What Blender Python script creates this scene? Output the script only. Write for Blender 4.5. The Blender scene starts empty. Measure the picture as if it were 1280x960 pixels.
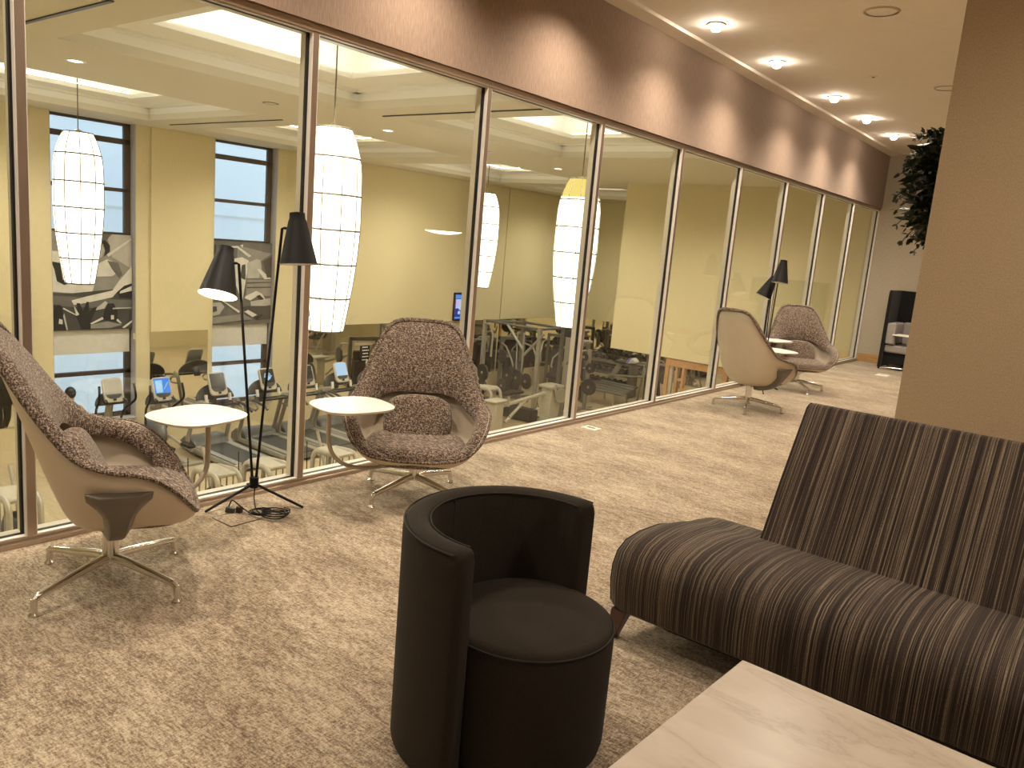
import bpy, bmesh, math, random
from math import pi, sin, cos, radians as R, sqrt
from mathutils import Vector, Matrix, Euler
random.seed(7)
SC = bpy.context.scene
COL = SC.collection

# ------------------------------------------------------------------ materials
def new_mat(name):
    m = bpy.data.materials.new(name); m.use_nodes = True
    nt = m.node_tree; nt.nodes.clear()
    out = nt.nodes.new('ShaderNodeOutputMaterial')
    return m, nt, out
def N(nt, t, **kw):
    n = nt.nodes.new(t)
    for k, v in kw.items():
        if k in n.inputs: n.inputs[k].default_value = v
        else: setattr(n, k, v)
    return n
def principled(nt, out, col=(.5,.5,.5), rough=.6, metal=0., spec=.5, sheen=0.):
    p = nt.nodes.new('ShaderNodeBsdfPrincipled')
    p.inputs['Base Color'].default_value = (*col, 1)
    p.inputs['Roughness'].default_value = rough
    p.inputs['Metallic'].default_value = metal
    p.inputs['Specular IOR Level'].default_value = spec
    p.inputs['Sheen Weight'].default_value = sheen
    nt.links.new(p.outputs[0], out.inputs[0])
    return p
def coords(nt, scale=(1,1,1), rot=(0,0,0), kind='Object'):
    tc = nt.nodes.new('ShaderNodeTexCoord'); mp = nt.nodes.new('ShaderNodeMapping')
    mp.inputs['Scale'].default_value = scale; mp.inputs['Rotation'].default_value = rot
    nt.links.new(tc.outputs[kind], mp.inputs['Vector'])
    return mp.outputs['Vector']
def noise(nt, vec, scale=5, detail=3, rough=.55, dist=0):
    n = N(nt, 'ShaderNodeTexNoise'); n.inputs['Scale'].default_value = scale
    n.inputs['Detail'].default_value = detail; n.inputs['Roughness'].default_value = rough
    n.inputs['Distortion'].default_value = dist
    nt.links.new(vec, n.inputs['Vector'])
    return n.outputs['Fac']
def ramp(nt, fac, stops, interp='LINEAR'):
    r = nt.nodes.new('ShaderNodeValToRGB'); r.color_ramp.interpolation = interp
    e = r.color_ramp.elements
    while len(e) < len(stops): e.new(.5)
    for el, (p, c) in zip(e, stops):
        el.position = p; el.color = (*c, 1) if len(c) == 3 else c
    nt.links.new(fac, r.inputs[0])
    return r.outputs[0]
def mathn(nt, op, a, b=None, clamp=False):
    m = nt.nodes.new('ShaderNodeMath'); m.operation = op; m.use_clamp = clamp
    for i, v in enumerate((a, b)):
        if v is None: continue
        if isinstance(v, (int, float)): m.inputs[i].default_value = v
        else: nt.links.new(v, m.inputs[i])
    return m.outputs[0]
def mixc(nt, fac, a, b, mode='MIX'):
    m = nt.nodes.new('ShaderNodeMix'); m.data_type = 'RGBA'; m.blend_type = mode
    for i, v in ((0, fac), (6, a), (7, b)):
        if isinstance(v, (int, float)): m.inputs[i].default_value = v
        elif isinstance(v, tuple): m.inputs[i].default_value = (*v, 1)
        else: nt.links.new(v, m.inputs[i])
    return m.outputs[2]
def bump(nt, p, h, strength=.3, dist=.01):
    b = nt.nodes.new('ShaderNodeBump'); b.inputs['Strength'].default_value = strength
    b.inputs['Distance'].default_value = dist
    nt.links.new(h, b.inputs['Height']); nt.links.new(b.outputs[0], p.inputs['Normal'])
def simple(name, col, rough=.5, metal=0., spec=.5, var=.06, vscale=12, bmp=0, sheen=0.):
    """plain surface with slight procedural mottling"""
    m, nt, out = new_mat(name); p = principled(nt, out, col, rough, metal, spec, sheen)
    f = noise(nt, coords(nt), vscale, 3)
    a = tuple(max(0, c*(1-var)) for c in col); b = tuple(min(1, c*(1+var)) for c in col)
    nt.links.new(ramp(nt, f, [(.3, a), (.7, b)]), p.inputs['Base Color'])
    if bmp: bump(nt, p, noise(nt, coords(nt), bmp, 2), .25, .004)
    return m
def emit(name, col, st):
    m, nt, out = new_mat(name); e = N(nt, 'ShaderNodeEmission')
    e.inputs[0].default_value = (*col, 1); e.inputs[1].default_value = st
    nt.links.new(e.outputs[0], out.inputs[0]); return m
def fabric(name, ca, cb, sx, sz, rough=.9, bs=.35, contrast=(.35, .65), ax='xy'):
    """woven wall or upholstery cloth: streaky threads two ways"""
    m, nt, out = new_mat(name); p = principled(nt, out, ca, rough, 0, .2, .15)
    a = noise(nt, coords(nt, (sx, sx, sz)), 1, 2, .6)
    b = noise(nt, coords(nt, (sx*1.6, sx*1.6, sx*1.6)), 1, 2, .5)
    f = mathn(nt, 'ADD', mathn(nt, 'MULTIPLY', a, .65), mathn(nt, 'MULTIPLY', b, .35))
    nt.links.new(ramp(nt, f, [(contrast[0], ca), (contrast[1], cb)]), p.inputs['Base Color'])
    bump(nt, p, f, bs, .004)
    return m

M = {}
M['header'] = fabric('header_fabric', (.23,.155,.110), (.355,.255,.19), 170, 14)
M['pillar'] = fabric('pillar_fabric', (.40,.295,.18), (.56,.43,.28), 240, 120)
M['endwall'] = fabric('end_wall_fabric', (.42,.36,.28), (.54,.47,.37), 110, 30)
M['plainwall'] = simple('painted_wall', (.50,.42,.32), .8, bmp=90)
M['lceil'] = simple('lounge_ceiling_paint', (.86,.78,.67), .85, var=.02)
M['gceil'] = simple('gym_ceiling_paint', (.72,.67,.55), .85, var=.015)
M['gceilw'] = simple('cove_white_paint', (.90,.88,.82), .85, var=.01)
M['gwall'] = fabric('gym_wall_fabric', (.66,.57,.34), (.74,.65,.41), 60, 8, contrast=(.3,.7), bs=.15)
M['gpil'] = simple('gym_pilaster_paint', (.68,.59,.37), .8, var=.03)
M['jamb'] = simple('grey_window_jamb', (.45,.42,.40), .7)
M['winframe'] = simple('dark_bronze_window_metal', (.075,.055,.045), .45, .3)
M['frame'] = simple('champagne_frame', (.52,.42,.34), .34, .9, var=.02)
M['gasket'] = simple('black_gasket', (.006,.006,.006), .5)
M['mirror'], nt, out = new_mat('mirror_silver'); principled(nt, out, (.80,.78,.68), .02, 1.)
M['black'] = simple('black_powder_coat', (.006,.005,.005), .5, spec=.22)
M['blackgloss'] = simple('black_gloss_plastic', (.012,.012,.012), .22)
M['darkgrey'] = simple('dark_grey_plastic', (.05,.05,.048), .4)
M['midgrey'] = simple('mid_grey_metal', (.15,.145,.125), .4, .25)
M['silver'] = simple('silver_grey_paint', (.34,.32,.27), .38, .25)
M['beigem'] = simple('cream_machine_paint', (.45,.41,.33), .4)
M['belt'] = simple('treadmill_belt', (.045,.045,.043), .6, bmp=200)
M['rubber'] = simple('black_rubber', (.018,.017,.016), .7, bmp=60)
M['yellow'] = simple('yellow_plate_rubber', (.75,.50,.03), .5)
M['white'] = simple('white_laminate', (.86,.82,.74), .35, var=.01)
M['shellp'] = simple('cream_shell_plastic', (.62,.53,.40), .38, var=.02)
M['taupe'] = simple('taupe_bracket_plastic', (.16,.14,.115), .35, .2)
M['beigetube'] = simple('beige_metal_tube', (.44,.37,.28), .35, .4)
M['woodleg'] = simple('dark_mahogany', (.06,.022,.016), .35)
M['shade'] = simple('white_roller_shade', (.62,.59,.52), .8)
M['skin'] = simple('skin', (.48,.27,.18), .55)
M['hair'] = simple('black_hair', (.012,.010,.010), .5)
M['topcloth'] = simple('black_tank_top', (.02,.02,.024), .8)
M['lantern'] = emit('lantern_paper_glow', (1., .94, .80), 3.8)
M['lantern_yellow'] = emit('lantern_paper_yellow_glow', (1., .78, .22), 1.15)
M['rib'] = simple('lantern_wire', (.10,.08,.05), .6)
M['cove'] = emit('cove_led_strip', (1., .94, .80), 40)
M['bulb'] = emit('downlight_glow', (1., .88, .72), 140)
M['bulbg'] = emit('gym_downlight_glow', (1., .93, .78), 7)
M['lampbulb'] = emit('floor_lamp_bulb', (1., .86, .64), 14)
M['pendant'] = emit('reflection_disc_glow', (1., .95, .8), 2.6)  # glow of the added disc that stands in for a glass reflection
M['chrome'], nt, out = new_mat('polished_aluminium'); principled(nt, out, (.72,.69,.64), .14, 1.)
M['bead'] = simple('white_glazing_bead', (.86,.81,.74), .4, var=.01)

# glass pane: clear slab, Schlick reflection, the same for every ray
m, nt, out = new_mat('clear_glass'); M['glass'] = m
g = nt.nodes.new('ShaderNodeNewGeometry'); d = nt.nodes.new('ShaderNodeVectorMath'); d.operation = 'DOT_PRODUCT'
nt.links.new(g.outputs['Normal'], d.inputs[0]); nt.links.new(g.outputs['Incoming'], d.inputs[1])
k = mathn(nt, 'SUBTRACT', 1., mathn(nt, 'ABSOLUTE', d.outputs['Value']))
k = mathn(nt, 'ADD', mathn(nt, 'MULTIPLY', mathn(nt, 'POWER', k, 5.), .9), .05, True)
tr = N(nt, 'ShaderNodeBsdfTransparent'); tr.inputs[0].default_value = (.965,.97,.93,1)
gl = N(nt, 'ShaderNodeBsdfGlossy'); gl.inputs['Roughness'].default_value = .0
mx = nt.nodes.new('ShaderNodeMixShader')
nt.links.new(k, mx.inputs[0]); nt.links.new(tr.outputs[0], mx.inputs[1]); nt.links.new(gl.outputs[0], mx.inputs[2])
nt.links.new(mx.outputs[0], out.inputs[0])

# carpet: blotches with short woven dashes along both tile directions
m, nt, out = new_mat('loop_pile_carpet'); M['carpet'] = m
p = principled(nt, out, (.4,.3,.2), .95, 0, .1, .2)
d1 = noise(nt, coords(nt, (34, 120, 1), (0,0,R(-6))), 1, 3, .65)
d2 = noise(nt, coords(nt, (120, 38, 1), (0,0,R(-6))), 1, 3, .65)
big = noise(nt, coords(nt, (1.6, 3.0, 1), (0,0,R(25))), 1, 3, .6)
mid = noise(nt, coords(nt, (9, 26, 1), (0,0,R(30))), 1, 2, .6)
fib = noise(nt, coords(nt, (170, 170, 1)), 1, 2, .7)
f = mathn(nt, 'ADD', mathn(nt, 'MULTIPLY', d1, .36), mathn(nt, 'MULTIPLY', d2, .28))
f = mathn(nt, 'ADD', f, mathn(nt, 'MULTIPLY', mid, .18))
f = mathn(nt, 'ADD', f, mathn(nt, 'MULTIPLY', big, .18))
f2 = mathn(nt, 'ADD', f, mathn(nt, 'MULTIPLY', mathn(nt, 'SUBTRACT', fib, .5), .28))
nt.links.new(ramp(nt, f2, [(.40, (.125,.083,.053)), (.465, (.25,.187,.127)), (.52, (.405,.322,.227)), (.59, (.58,.488,.36))]), p.inputs['Base Color'])
bump(nt, p, f2, .5, .006)

# striped sofa cloth: stripes across x
m, nt, out = new_mat('striped_sofa_cloth'); M['stripe'] = m
p = principled(nt, out, (.1,.07,.05), .85, 0, .25, .1)
s1 = noise(nt, coords(nt, (150, .5, .5)), 1, 1, .5)
s2 = noise(nt, coords(nt, (300, 1.2, 1.2)), 1, 1, .5)
th = noise(nt, coords(nt, (260, 260, 260)), 1, 2, .6)
s = mathn(nt, 'ADD', mathn(nt, 'MULTIPLY', s1, .55), mathn(nt, 'MULTIPLY', s2, .45))
s = mathn(nt, 'ADD', s, mathn(nt, 'MULTIPLY', mathn(nt, 'SUBTRACT', th, .5), .08))
nt.links.new(ramp(nt, s, [(.38, (.012,.008,.006)), (.455, (.045,.027,.020)), (.49, (.018,.012,.009)), (.515, (.060,.040,.028)), (.53, (.020,.013,.010)),
    (.555, (.20,.15,.098)), (.58, (.030,.019,.014)), (.62, (.27,.21,.14)), (.66, (.05,.032,.022))]), p.inputs['Base Color'])
bump(nt, p, s, .3, .003)

# tweed of the lounge chairs
m, nt, out = new_mat('brown_tweed'); M['tweed'] = m
p = principled(nt, out, (.2,.15,.11), .92, 0, .2, .2)
t1 = noise(nt, coords(nt, (30, 115, 230)), 1, 2, .6)
t2 = noise(nt, coords(nt, (190, 190, 30)), 1, 2, .6)
t3 = noise(nt, coords(nt, (120, 120, 120)), 1, 2, .6)
t = mathn(nt, 'ADD', mathn(nt, 'MULTIPLY', t1, .50), mathn(nt, 'MULTIPLY', t2, .42))
t = mathn(nt, 'ADD', t, mathn(nt, 'MULTIPLY', t3, .08))
nt.links.new(ramp(nt, t, [(.38, (.026,.017,.013)), (.47, (.085,.056,.042)), (.52, (.19,.137,.102)), (.60, (.45,.37,.29))]), p.inputs['Base Color'])
bump(nt, p, t, .3, .002)
M['tub'] = fabric('dark_brown_felt', (.019,.0142,.0092), (.030,.0225,.015), 220, 220, bs=.15)
M['tub'].node_tree.nodes['Principled BSDF'].inputs['Sheen Weight'].default_value = .02
M['tubseam'] = simple('dark_seam_thread', (.015,.011,.008), .9)
M['greyfelt'] = fabric('grey_booth_cloth', (.30,.27,.25), (.38,.345,.32), 160, 160, bs=.15)
M['blackfelt'] = fabric('black_booth_cloth', (.008,.008,.008), (.014,.013,.012), 160, 160, bs=.1)

# marble
m, nt, out = new_mat('cream_veined_marble'); M['marble'] = m
p = principled(nt, out, (.7,.6,.5), .28)
v = coords(nt, (1, 1, 1), (0, 0, R(35)))
warp = noise(nt, coords(nt, (1.6, 5.0, 1.6), (0, 0, R(-28))), 1, 6, .65, .5)
vein = ramp(nt, mathn(nt, 'ABSOLUTE', mathn(nt, 'SUBTRACT', warp, .5)), [(.0, (.33,.26,.20)), (.018, (.45,.385,.305)), (.07, (.52,.45,.365))])
cl = noise(nt, coords(nt, (5, 12, 5), (0, 0, R(-30))), 1, 5, .6)
nt.links.new(mixc(nt, .5, vein, ramp(nt, cl, [(.35, (.45,.38,.295)), (.65, (.57,.50,.415))])), p.inputs['Base Color'])

# woods
def wood(name, a, b, sx=(3, 40, 40), rough=.4):
    m, nt, out = new_mat(name); p = principled(nt, out, a, rough)
    f = noise(nt, coords(nt, sx), 1, 4, .6, .6)
    nt.links.new(ramp(nt, f, [(.3, a), (.7, b)]), p.inputs['Base Color']); return m
M['oak'] = wood('honey_oak', (.40,.20,.07), (.52,.29,.11), (40, 40, 3))
M['base_oak'] = wood('honey_oak_baseboard', (.42,.22,.08), (.55,.31,.13))
m, nt, out = new_mat('gym_plank_floor'); M['gfloor'] = m
p = principled(nt, out, (.5,.4,.3), .45)
br = N(nt, 'ShaderNodeTexBrick'); br.inputs['Scale'].default_value = 1.
nt.links.new(coords(nt, (.7, 7, 1)), br.inputs['Vector'])
br.inputs['Color1'].default_value = (.41,.325,.20,1); br.inputs['Color2'].default_value = (.47,.38,.245,1)
br.inputs['Mortar'].default_value = (.33,.25,.14,1); br.inputs['Mortar Size'].default_value = .012
nt.links.new(mixc(nt, .35, br.outputs['Color'], ramp(nt, noise(nt, coords(nt, (2, 30, 1)), 1, 4), [(.3, (.40,.31,.18)), (.7, (.60,.50,.33))])), p.inputs['Base Color'])
# pale brick facade outside
m, nt, out = new_mat('pale_painted_brick'); M['brick'] = m
p = principled(nt, out, (.6,.7,.8), .8)
br = N(nt, 'ShaderNodeTexBrick'); br.inputs['Scale'].default_value = 9.
nt.links.new(coords(nt, (1, 1, 1), (R(90), 0, R(90))), br.inputs['Vector'])
br.inputs['Color1'].default_value = (.66,.70,.76,1); br.inputs['Color2'].default_value = (.74,.77,.82,1)
br.inputs['Mortar'].default_value = (.84,.86,.88,1)
nt.links.new(br.outputs['Color'], p.inputs['Base Color'])
# leaves
m, nt, out = new_mat('dark_green_leaf'); M['leaf'] = m
p = principled(nt, out, (.02,.04,.015), .4)
nt.links.new(ramp(nt, noise(nt, coords(nt), 9, 3), [(.3, (.006,.012,.005)), (.6, (.016,.032,.010)), (.8, (.05,.075,.022))]), p.inputs['Base Color'])
# mural greys
for i, v in enumerate((.012, .05, .12, .24, .42, .62)):
    M['ink%d' % i] = simple('mural_ink_%d' % i, (v, v*.95, v*.86), .7, var=.10, vscale=5)
# screens
M['scr_off'] = simple('dark_screen', (.03,.032,.032), .15)
M['scr_blue'] = emit('screen_blue', (.10,.32,.95), 1.0)
M['scr_cyan'] = emit('screen_cyan', (.35,.72,1.), 1.1)
M['scr_pale'] = emit('screen_pale_blue', (.52,.74,1.), 1.0)
M['scr_pink'] = emit('screen_pink', (.85,.08,.30), .8)
M['scr_navy'] = emit('screen_navy', (.035,.05,.40), .9)
M['scr_lilac'] = emit('screen_lilac', (.62,.58,.95), 1.)
M['paper'] = simple('white_print', (.75,.73,.68), .7)

# ------------------------------------------------------------------ mesh helpers
class MB:
    def __init__(s): s.bm = bmesh.new(); s.mi = 0
    def _mark(s, faces):
        for f in faces: f.material_index = s.mi
    def box(s, c, size, rot=None):
        x, y, z = (q/2 for q in size)
        vs = []
        for a in (-x, x):
            for b in (-y, y):
                for d in (-z, z):
                    v = Vector((a, b, d))
                    if rot is not None: v = (Euler(rot).to_matrix()) @ v
                    vs.append(s.bm.verts.new(v + Vector(c)))
        fs = [(0,1,3,2), (4,6,7,5), (0,4,5,1), (2,3,7,6), (0,2,6,4), (1,5,7,3)]
        s._mark([s.bm.faces.new([vs[i] for i in f]) for f in fs]); return s
    def bb(s, x0, x1, y0, y1, z0, z1):
        return s.box(((x0+x1)/2, (y0+y1)/2, (z0+z1)/2), (abs(x1-x0), abs(y1-y0), abs(z1-z0)))
    def rings(s, rings, closed=True, cap0=True, cap1=True, loop=False):
        R_ = [[s.bm.verts.new(p) for p in r] for r in rings]
        n = len(R_[0]); fs = []
        pairs = list(zip(R_, R_[1:])) + ([(R_[-1], R_[0])] if loop else [])
        for a, b in pairs:
            for i in range(n if closed else n-1):
                j = (i+1) % n
                fs.append(s.bm.faces.new((a[i], a[j], b[j], b[i])))
        if closed and not loop:
            if cap0: fs.append(s.bm.faces.new(R_[0][::-1]))
            if cap1: fs.append(s.bm.faces.new(R_[-1]))
        s._mark(fs); return s
    def tube(s, pts, r, seg=10, closed=False, flat=None):
        pts = [Vector(p) for p in pts]; n = len(pts); rings = []
        rr = r if isinstance(r, (list, tuple)) else [r]*n
        up = Vector((0, 0, 1)); prev = None
        for i, p in enumerate(pts):
            if closed: t = pts[(i+1) % n] - pts[i-1]
            else: t = pts[min(i+1, n-1)] - pts[max(i-1, 0)]
            t.normalize()
            if prev is None:
                a = up if abs(t.z) < .95 else Vector((1, 0, 0))
                x = t.cross(a).normalized()
            else:
                x = prev - t*prev.dot(t); x.normalize()
            prev = x; y = t.cross(x)
            fx, fy = flat if flat else (1, 1)
            rings.append([p + x*cos(2*pi*k/seg)*rr[i]*fx + y*sin(2*pi*k/seg)*rr[i]*fy for k in range(seg)])
        return s.rings(rings, loop=closed)
    def cyl(s, p0, p1, r0, r1=None, seg=20):
        return s.tube([p0, p1], [r0, r0 if r1 is None else r1], seg)
    def lathe(s, prof, c=(0, 0, 0), seg=28, a0=0, a1=2*pi, cap=True):
        full = abs(a1-a0-2*pi) < 1e-6
        n = seg if full else seg+1
        rings = [[(c[0]+r*cos(a0+(a1-a0)*k/seg), c[1]+r*sin(a0+(a1-a0)*k/seg), c[2]+z) for k in range(n)] for r, z in prof]
        return s.rings(rings, closed=full, cap0=cap, cap1=cap)
    def prism(s, pts, d, base=(0, 0, 0), X=(1, 0, 0), Y=(0, 1, 0)):
        X = Vector(X); Y = Vector(Y); b = Vector(base); n = X.cross(Y).normalized()
        a = [b + X*p[0] + Y*p[1] for p in pts]
        return s.rings([a, [q + n*d for q in a]])
    def ball(s, c, r, seg=14, rot=None):
        r = r if isinstance(r, (tuple, list)) else (r, r, r)
        rings = []
        k = seg//2
        Q = Euler(rot).to_matrix() if rot is not None else Matrix.Identity(3)
        for i in range(k+1):
            a = -pi/2 + pi*(i/k) if 0 < i < k else (-pi/2+.12 if i == 0 else pi/2-.12)
            rings.append([Vector(c) + Q @ Vector((r[0]*cos(a)*cos(2*pi*j/seg), r[1]*cos(a)*sin(2*pi*j/seg), r[2]*sin(a))) for j in range(seg)])
        return s.rings(rings)
    def sq(s, c, size, n=3.2, seg=28, th=.12, top=None, rot=None, tilt=None):
        """cushion: superellipse plan with rounded edge"""
        rings = []
        K = 7
        Q = Euler(rot).to_matrix() if rot is not None else Matrix.Identity(3)
        for i in range(K*2+1):
            a = -pi/2 + pi*i/(K*2)
            cr = .55 + .45*max(0., cos(a))**.6 if abs(abs(a)-pi/2) > 1e-6 else .45
            z = sin(a)*th/2
            ring = []
            for j in range(seg):
                t = 2*pi*j/seg
                e = 2/n
                x = math.copysign(abs(cos(t))**e, cos(t))*size[0]/2*cr
                y = math.copysign(abs(sin(t))**e, sin(t))*size[1]/2*cr
                ring.append(Vector(c) + Q @ Vector((x, y, z)))
            rings.append(ring)
        return s.rings(rings)
    def build(s, name, mat, parent=None, smooth=True, bevel=0., seg=2, sub=0, solid=0., angle=40, stuff=False):
        me = bpy.data.meshes.new(name)
        bmesh.ops.remove_doubles(s.bm, verts=s.bm.verts, dist=1e-6)
        bmesh.ops.recalc_face_normals(s.bm, faces=s.bm.faces)
        s.bm.to_mesh(me); s.bm.free()
        mats = mat if isinstance(mat, list) else [mat]
        for q in mats: me.materials.append(M[q] if isinstance(q, str) else q)
        if smooth:
            for f in me.polygons: f.use_smooth = True
            me.set_sharp_from_angle(angle=R(angle))
        o = bpy.data.objects.new(name, me); COL.objects.link(o)
        if parent is not None: o.parent = parent
        if solid:
            q = o.modifiers.new('thick', 'SOLIDIFY'); q.thickness = solid; q.offset = 0
        if bevel:
            q = o.modifiers.new('bevel', 'BEVEL'); q.width = bevel; q.segments = seg; q.limit_method = 'ANGLE'; q.angle_limit = R(40)
        if sub:
            q = o.modifiers.new('sub', 'SUBSURF'); q.levels = sub; q.render_levels = sub
        return o
def tag(o, label, cat, group=None):
    o['label'] = label; o['category'] = cat
    if group: o['group'] = group
    return o
def thing(name, label, cat, loc=(0, 0, 0), rz=0., group=None):
    o = bpy.data.objects.new(name, None); COL.objects.link(o)
    o.empty_display_size = .1
    o.location = loc; o.rotation_euler = (0, 0, rz)
    return tag(o, label, cat, group)
def struct(o): o['kind'] = 'structure'; return o
def dup(root, loc=None, rz=None, label=None):
    r = root.copy(); COL.objects.link(r)
    if loc is not None: r.location = loc
    if rz is not None: r.rotation_euler = (0, 0, rz)
    if label: r['label'] = label
    for ch in list(root.children):
        c = ch.copy(); COL.objects.link(c); c.parent = r
        for g_ in list(ch.children):
            d_ = g_.copy(); COL.objects.link(d_); d_.parent = c
    return r
def bez(p0, p1, p2, n=8):
    p0, p1, p2 = map(Vector, (p0, p1, p2))
    return [p0*(1-t)**2 + p1*2*t*(1-t) + p2*t*t for t in [i/n for i in range(n+1)]]
def spline(pts, n=6, closed=False):
    """Catmull-Rom through pts"""
    P = [Vector(p) for p in pts]; m = len(P); out = []
    for i in range(m if closed else m-1):
        if closed: a, b, c, d = P[i-1], P[i], P[(i+1) % m], P[(i+2) % m]
        else: a, b, c, d = P[max(i-1, 0)], P[i], P[i+1], P[min(i+2, m-1)]
        for k in range(n):
            t = k/n
            out.append(.5*((2*b) + (c-a)*t + (2*a-5*b+4*c-d)*t*t + (3*b-a-3*c+d)*t**3))
    if not closed: out.append(P[-1])
    return out

# ------------------------------------------------------------------ lounge shell
X1, Y0, Y1 = 7.2, -4.0, 15.10         # lounge extents (glass line is x = 0)
ZC, ZS = 3.63, 3.60
struct(MB().bb(-.07, X1, Y0, Y1+.15, -.12, 0).build('floor', 'carpet', smooth=False))
struct(MB().bb(.25, X1, Y0, Y1+.15, ZC, ZC+.12).build('ceiling', 'lceil', smooth=False))
struct(MB().bb(-.10, .25, Y0, Y1+.15, ZS, ZC+.12).build('trim_1', 'lceil', smooth=False))
struct(MB().bb(-.10, .07, Y0, Y1, 2.709, ZS).build('wall_left', 'header', smooth=False))
struct(MB().bb(-.10, X1, Y1, Y1+.15, 0, ZC+.12).build('wall_end', 'endwall', smooth=False))
struct(MB().bb(-.10, X1, Y0-.12, Y0, 0, ZC).build('wall_back', 'plainwall', smooth=False))
struct(MB().bb(X1, X1+.12, Y0, Y1+.15, 0, ZC).build('wall_right', 'plainwall', smooth=False))
struct(MB().bb(3.005, X1, 4.6, 7.6, 0, ZC).build('wall_front', 'pillar', smooth=False))
struct(MB().bb(.07, X1, Y1-.016, Y1, 0, .145).build('baseboard_end', 'base_oak', smooth=False, bevel=.004))
# glazing: frames, panes, mullions
YM = [1.389+1.524*k for k in range(-4, 10)]
struct(MB().bb(-.07, .05, Y0, Y1, 2.665, 2.709).build('trim_2', 'frame', smooth=False, bevel=.003))
b = MB(); b.bb(-.07, .05, Y0, Y1, 0, .036); b.bb(.03, .075, Y0, Y1, 0, .022)
struct(b.build('trim_3', 'frame', smooth=False, bevel=.003))
wi = 0
for k, y in enumerate(YM):
    yy0, yy1 = y+.010, y+.048
    if k == len(YM)-1: yy1 = Y1
    if yy0 < yy1 and k < len(YM)-1 or k == len(YM)-1:
        struct(MB().bb(-.07, .045, yy0-(.02 if k == len(YM)-1 else 0), max(yy1, yy0+.001), .036, 2.665).build('trim_%d' % (4+k), 'frame', smooth=False, bevel=.002))
    if k == 0: continue
    wi += 1
    ya, yb = YM[k-1]+.048, y+.010 - (.02 if k == len(YM)-1 else 0)
    w = MB()
    for (a, c_, d_, e) in ((ya, yb, .036, .043), (ya, yb, 2.657, 2.665), (ya, ya+.008, .043, 2.657), (yb-.014, yb, .043, 2.657)):
        w.bb(-.012, .012, a, c_, d_, e)
    wo = struct(w.build('window_%d' % wi, 'gasket', smooth=False))
    MB().bb(-.005, .005, ya+.008, yb-.014, .043, 2.657).build('pane', 'glass', wo, smooth=False)
    w = MB()
    for xa_, xb_ in ((-.069, -.012), (.012, .043)):
        for (a, c_, d_, e) in ((yb-.004, yb-.0005, .036, 2.665), (ya+.0005, ya+.004, .036, 2.665), (ya, yb, .0365, .041), (ya, yb, 2.659, 2.6645)): w.bb(xa_, xb_, a, c_, d_, e)
    w.build('glazing_bead', 'bead', wo, smooth=False)

# ceiling fittings
def downlight(x, y, i, label):
    t = thing('ceiling_downlight', label, 'ceiling light', (x, y, ZC), 0, 'row of downlights along the glass wall')
    MB().lathe([(.040, -.012), (.078, -.012), (.082, 0), (.040, 0)], seg=28, cap=False).build('trim_ring', 'white', t)
    MB().lathe([(.004, -.066), (.030, -.060), (.044, -.044), (.047, -.018), (.047, 0)]).build('bulb', 'bulb', t)
    return t
DL = [(.584, 6.80, 'nearest downlight in the lounge ceiling row'), (.597, 8.24, 'second downlight in the lounge ceiling row'),
      (.62, 10.08, 'third downlight, middle of the lounge ceiling row'), (.60, 11.57, 'fourth downlight in the lounge ceiling row'),
      (.61, 13.00, 'farthest downlight in the ceiling row, beside the hanging foliage')]
def spot(x, y, z, power, size=R(136), blend=1., col=(1., .86, .70), rad=.04, tilt=(0, 0, 0)):
    l = bpy.data.lights.new('downlight_or_fill_beam', 'SPOT'); l.energy = power; l.spot_size = size; l.spot_blend = blend
    l.color = col; l.shadow_soft_size = rad
    o = bpy.data.objects.new('downlight_or_fill_beam', l); COL.objects.link(o); o.location = (x, y, z); o.rotation_euler = tilt
    return o
PW = 160
for i, (x, y, lb) in enumerate(DL):
    downlight(x, y, i, lb); spot(x, y, ZC-.075, PW)
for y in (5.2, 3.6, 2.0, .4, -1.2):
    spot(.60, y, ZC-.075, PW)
for (x, y, pw) in ((3.85, 2.85, 120), (5.0, 2.85, 130), (4.8, .2, 50), (2.2, 6.2, 95), (2.2, 9.0, 115), (2.4, 12.4, 190), (4.8, -2.2, 120)):  # sofa pair inferred; the other unseen lamps added to lift carpet and pillar
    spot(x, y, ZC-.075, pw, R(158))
for (x, y, lb) in ((1.927, 6.925, 'larger round speaker grille flush in the lounge ceiling'), (1.88, 9.88, 'round ceiling speaker half hidden by the tan wall edge')):
    t = thing('ceiling_speaker', lb, 'speaker', (x, y, ZC))
    MB().lathe([(.02, -.006), (.11, -.006), (.118, 0), (.02, 0)]).build('grille', 'lceil', t)
    MB().lathe([(.118, -.010), (.135, -.008), (.138, 0), (.118, 0)], cap=False).build('rim', 'plainwall', t)
t = thing('ceiling_sprinkler', 'tiny sprinkler disc in the lounge ceiling', 'sprinkler', (1.308, 9.12, ZC))
MB().lathe([(.01, -.012), (.045, -.012), (.045, -.004), (.02, 0), (.01, 0)]).build('cap', 'lceil', t)
MB().lathe([(.004, -.02), (.015, -.018), (.015, -.012), (.004, -.012)]).build('deflector', 'taupe', t)

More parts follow.
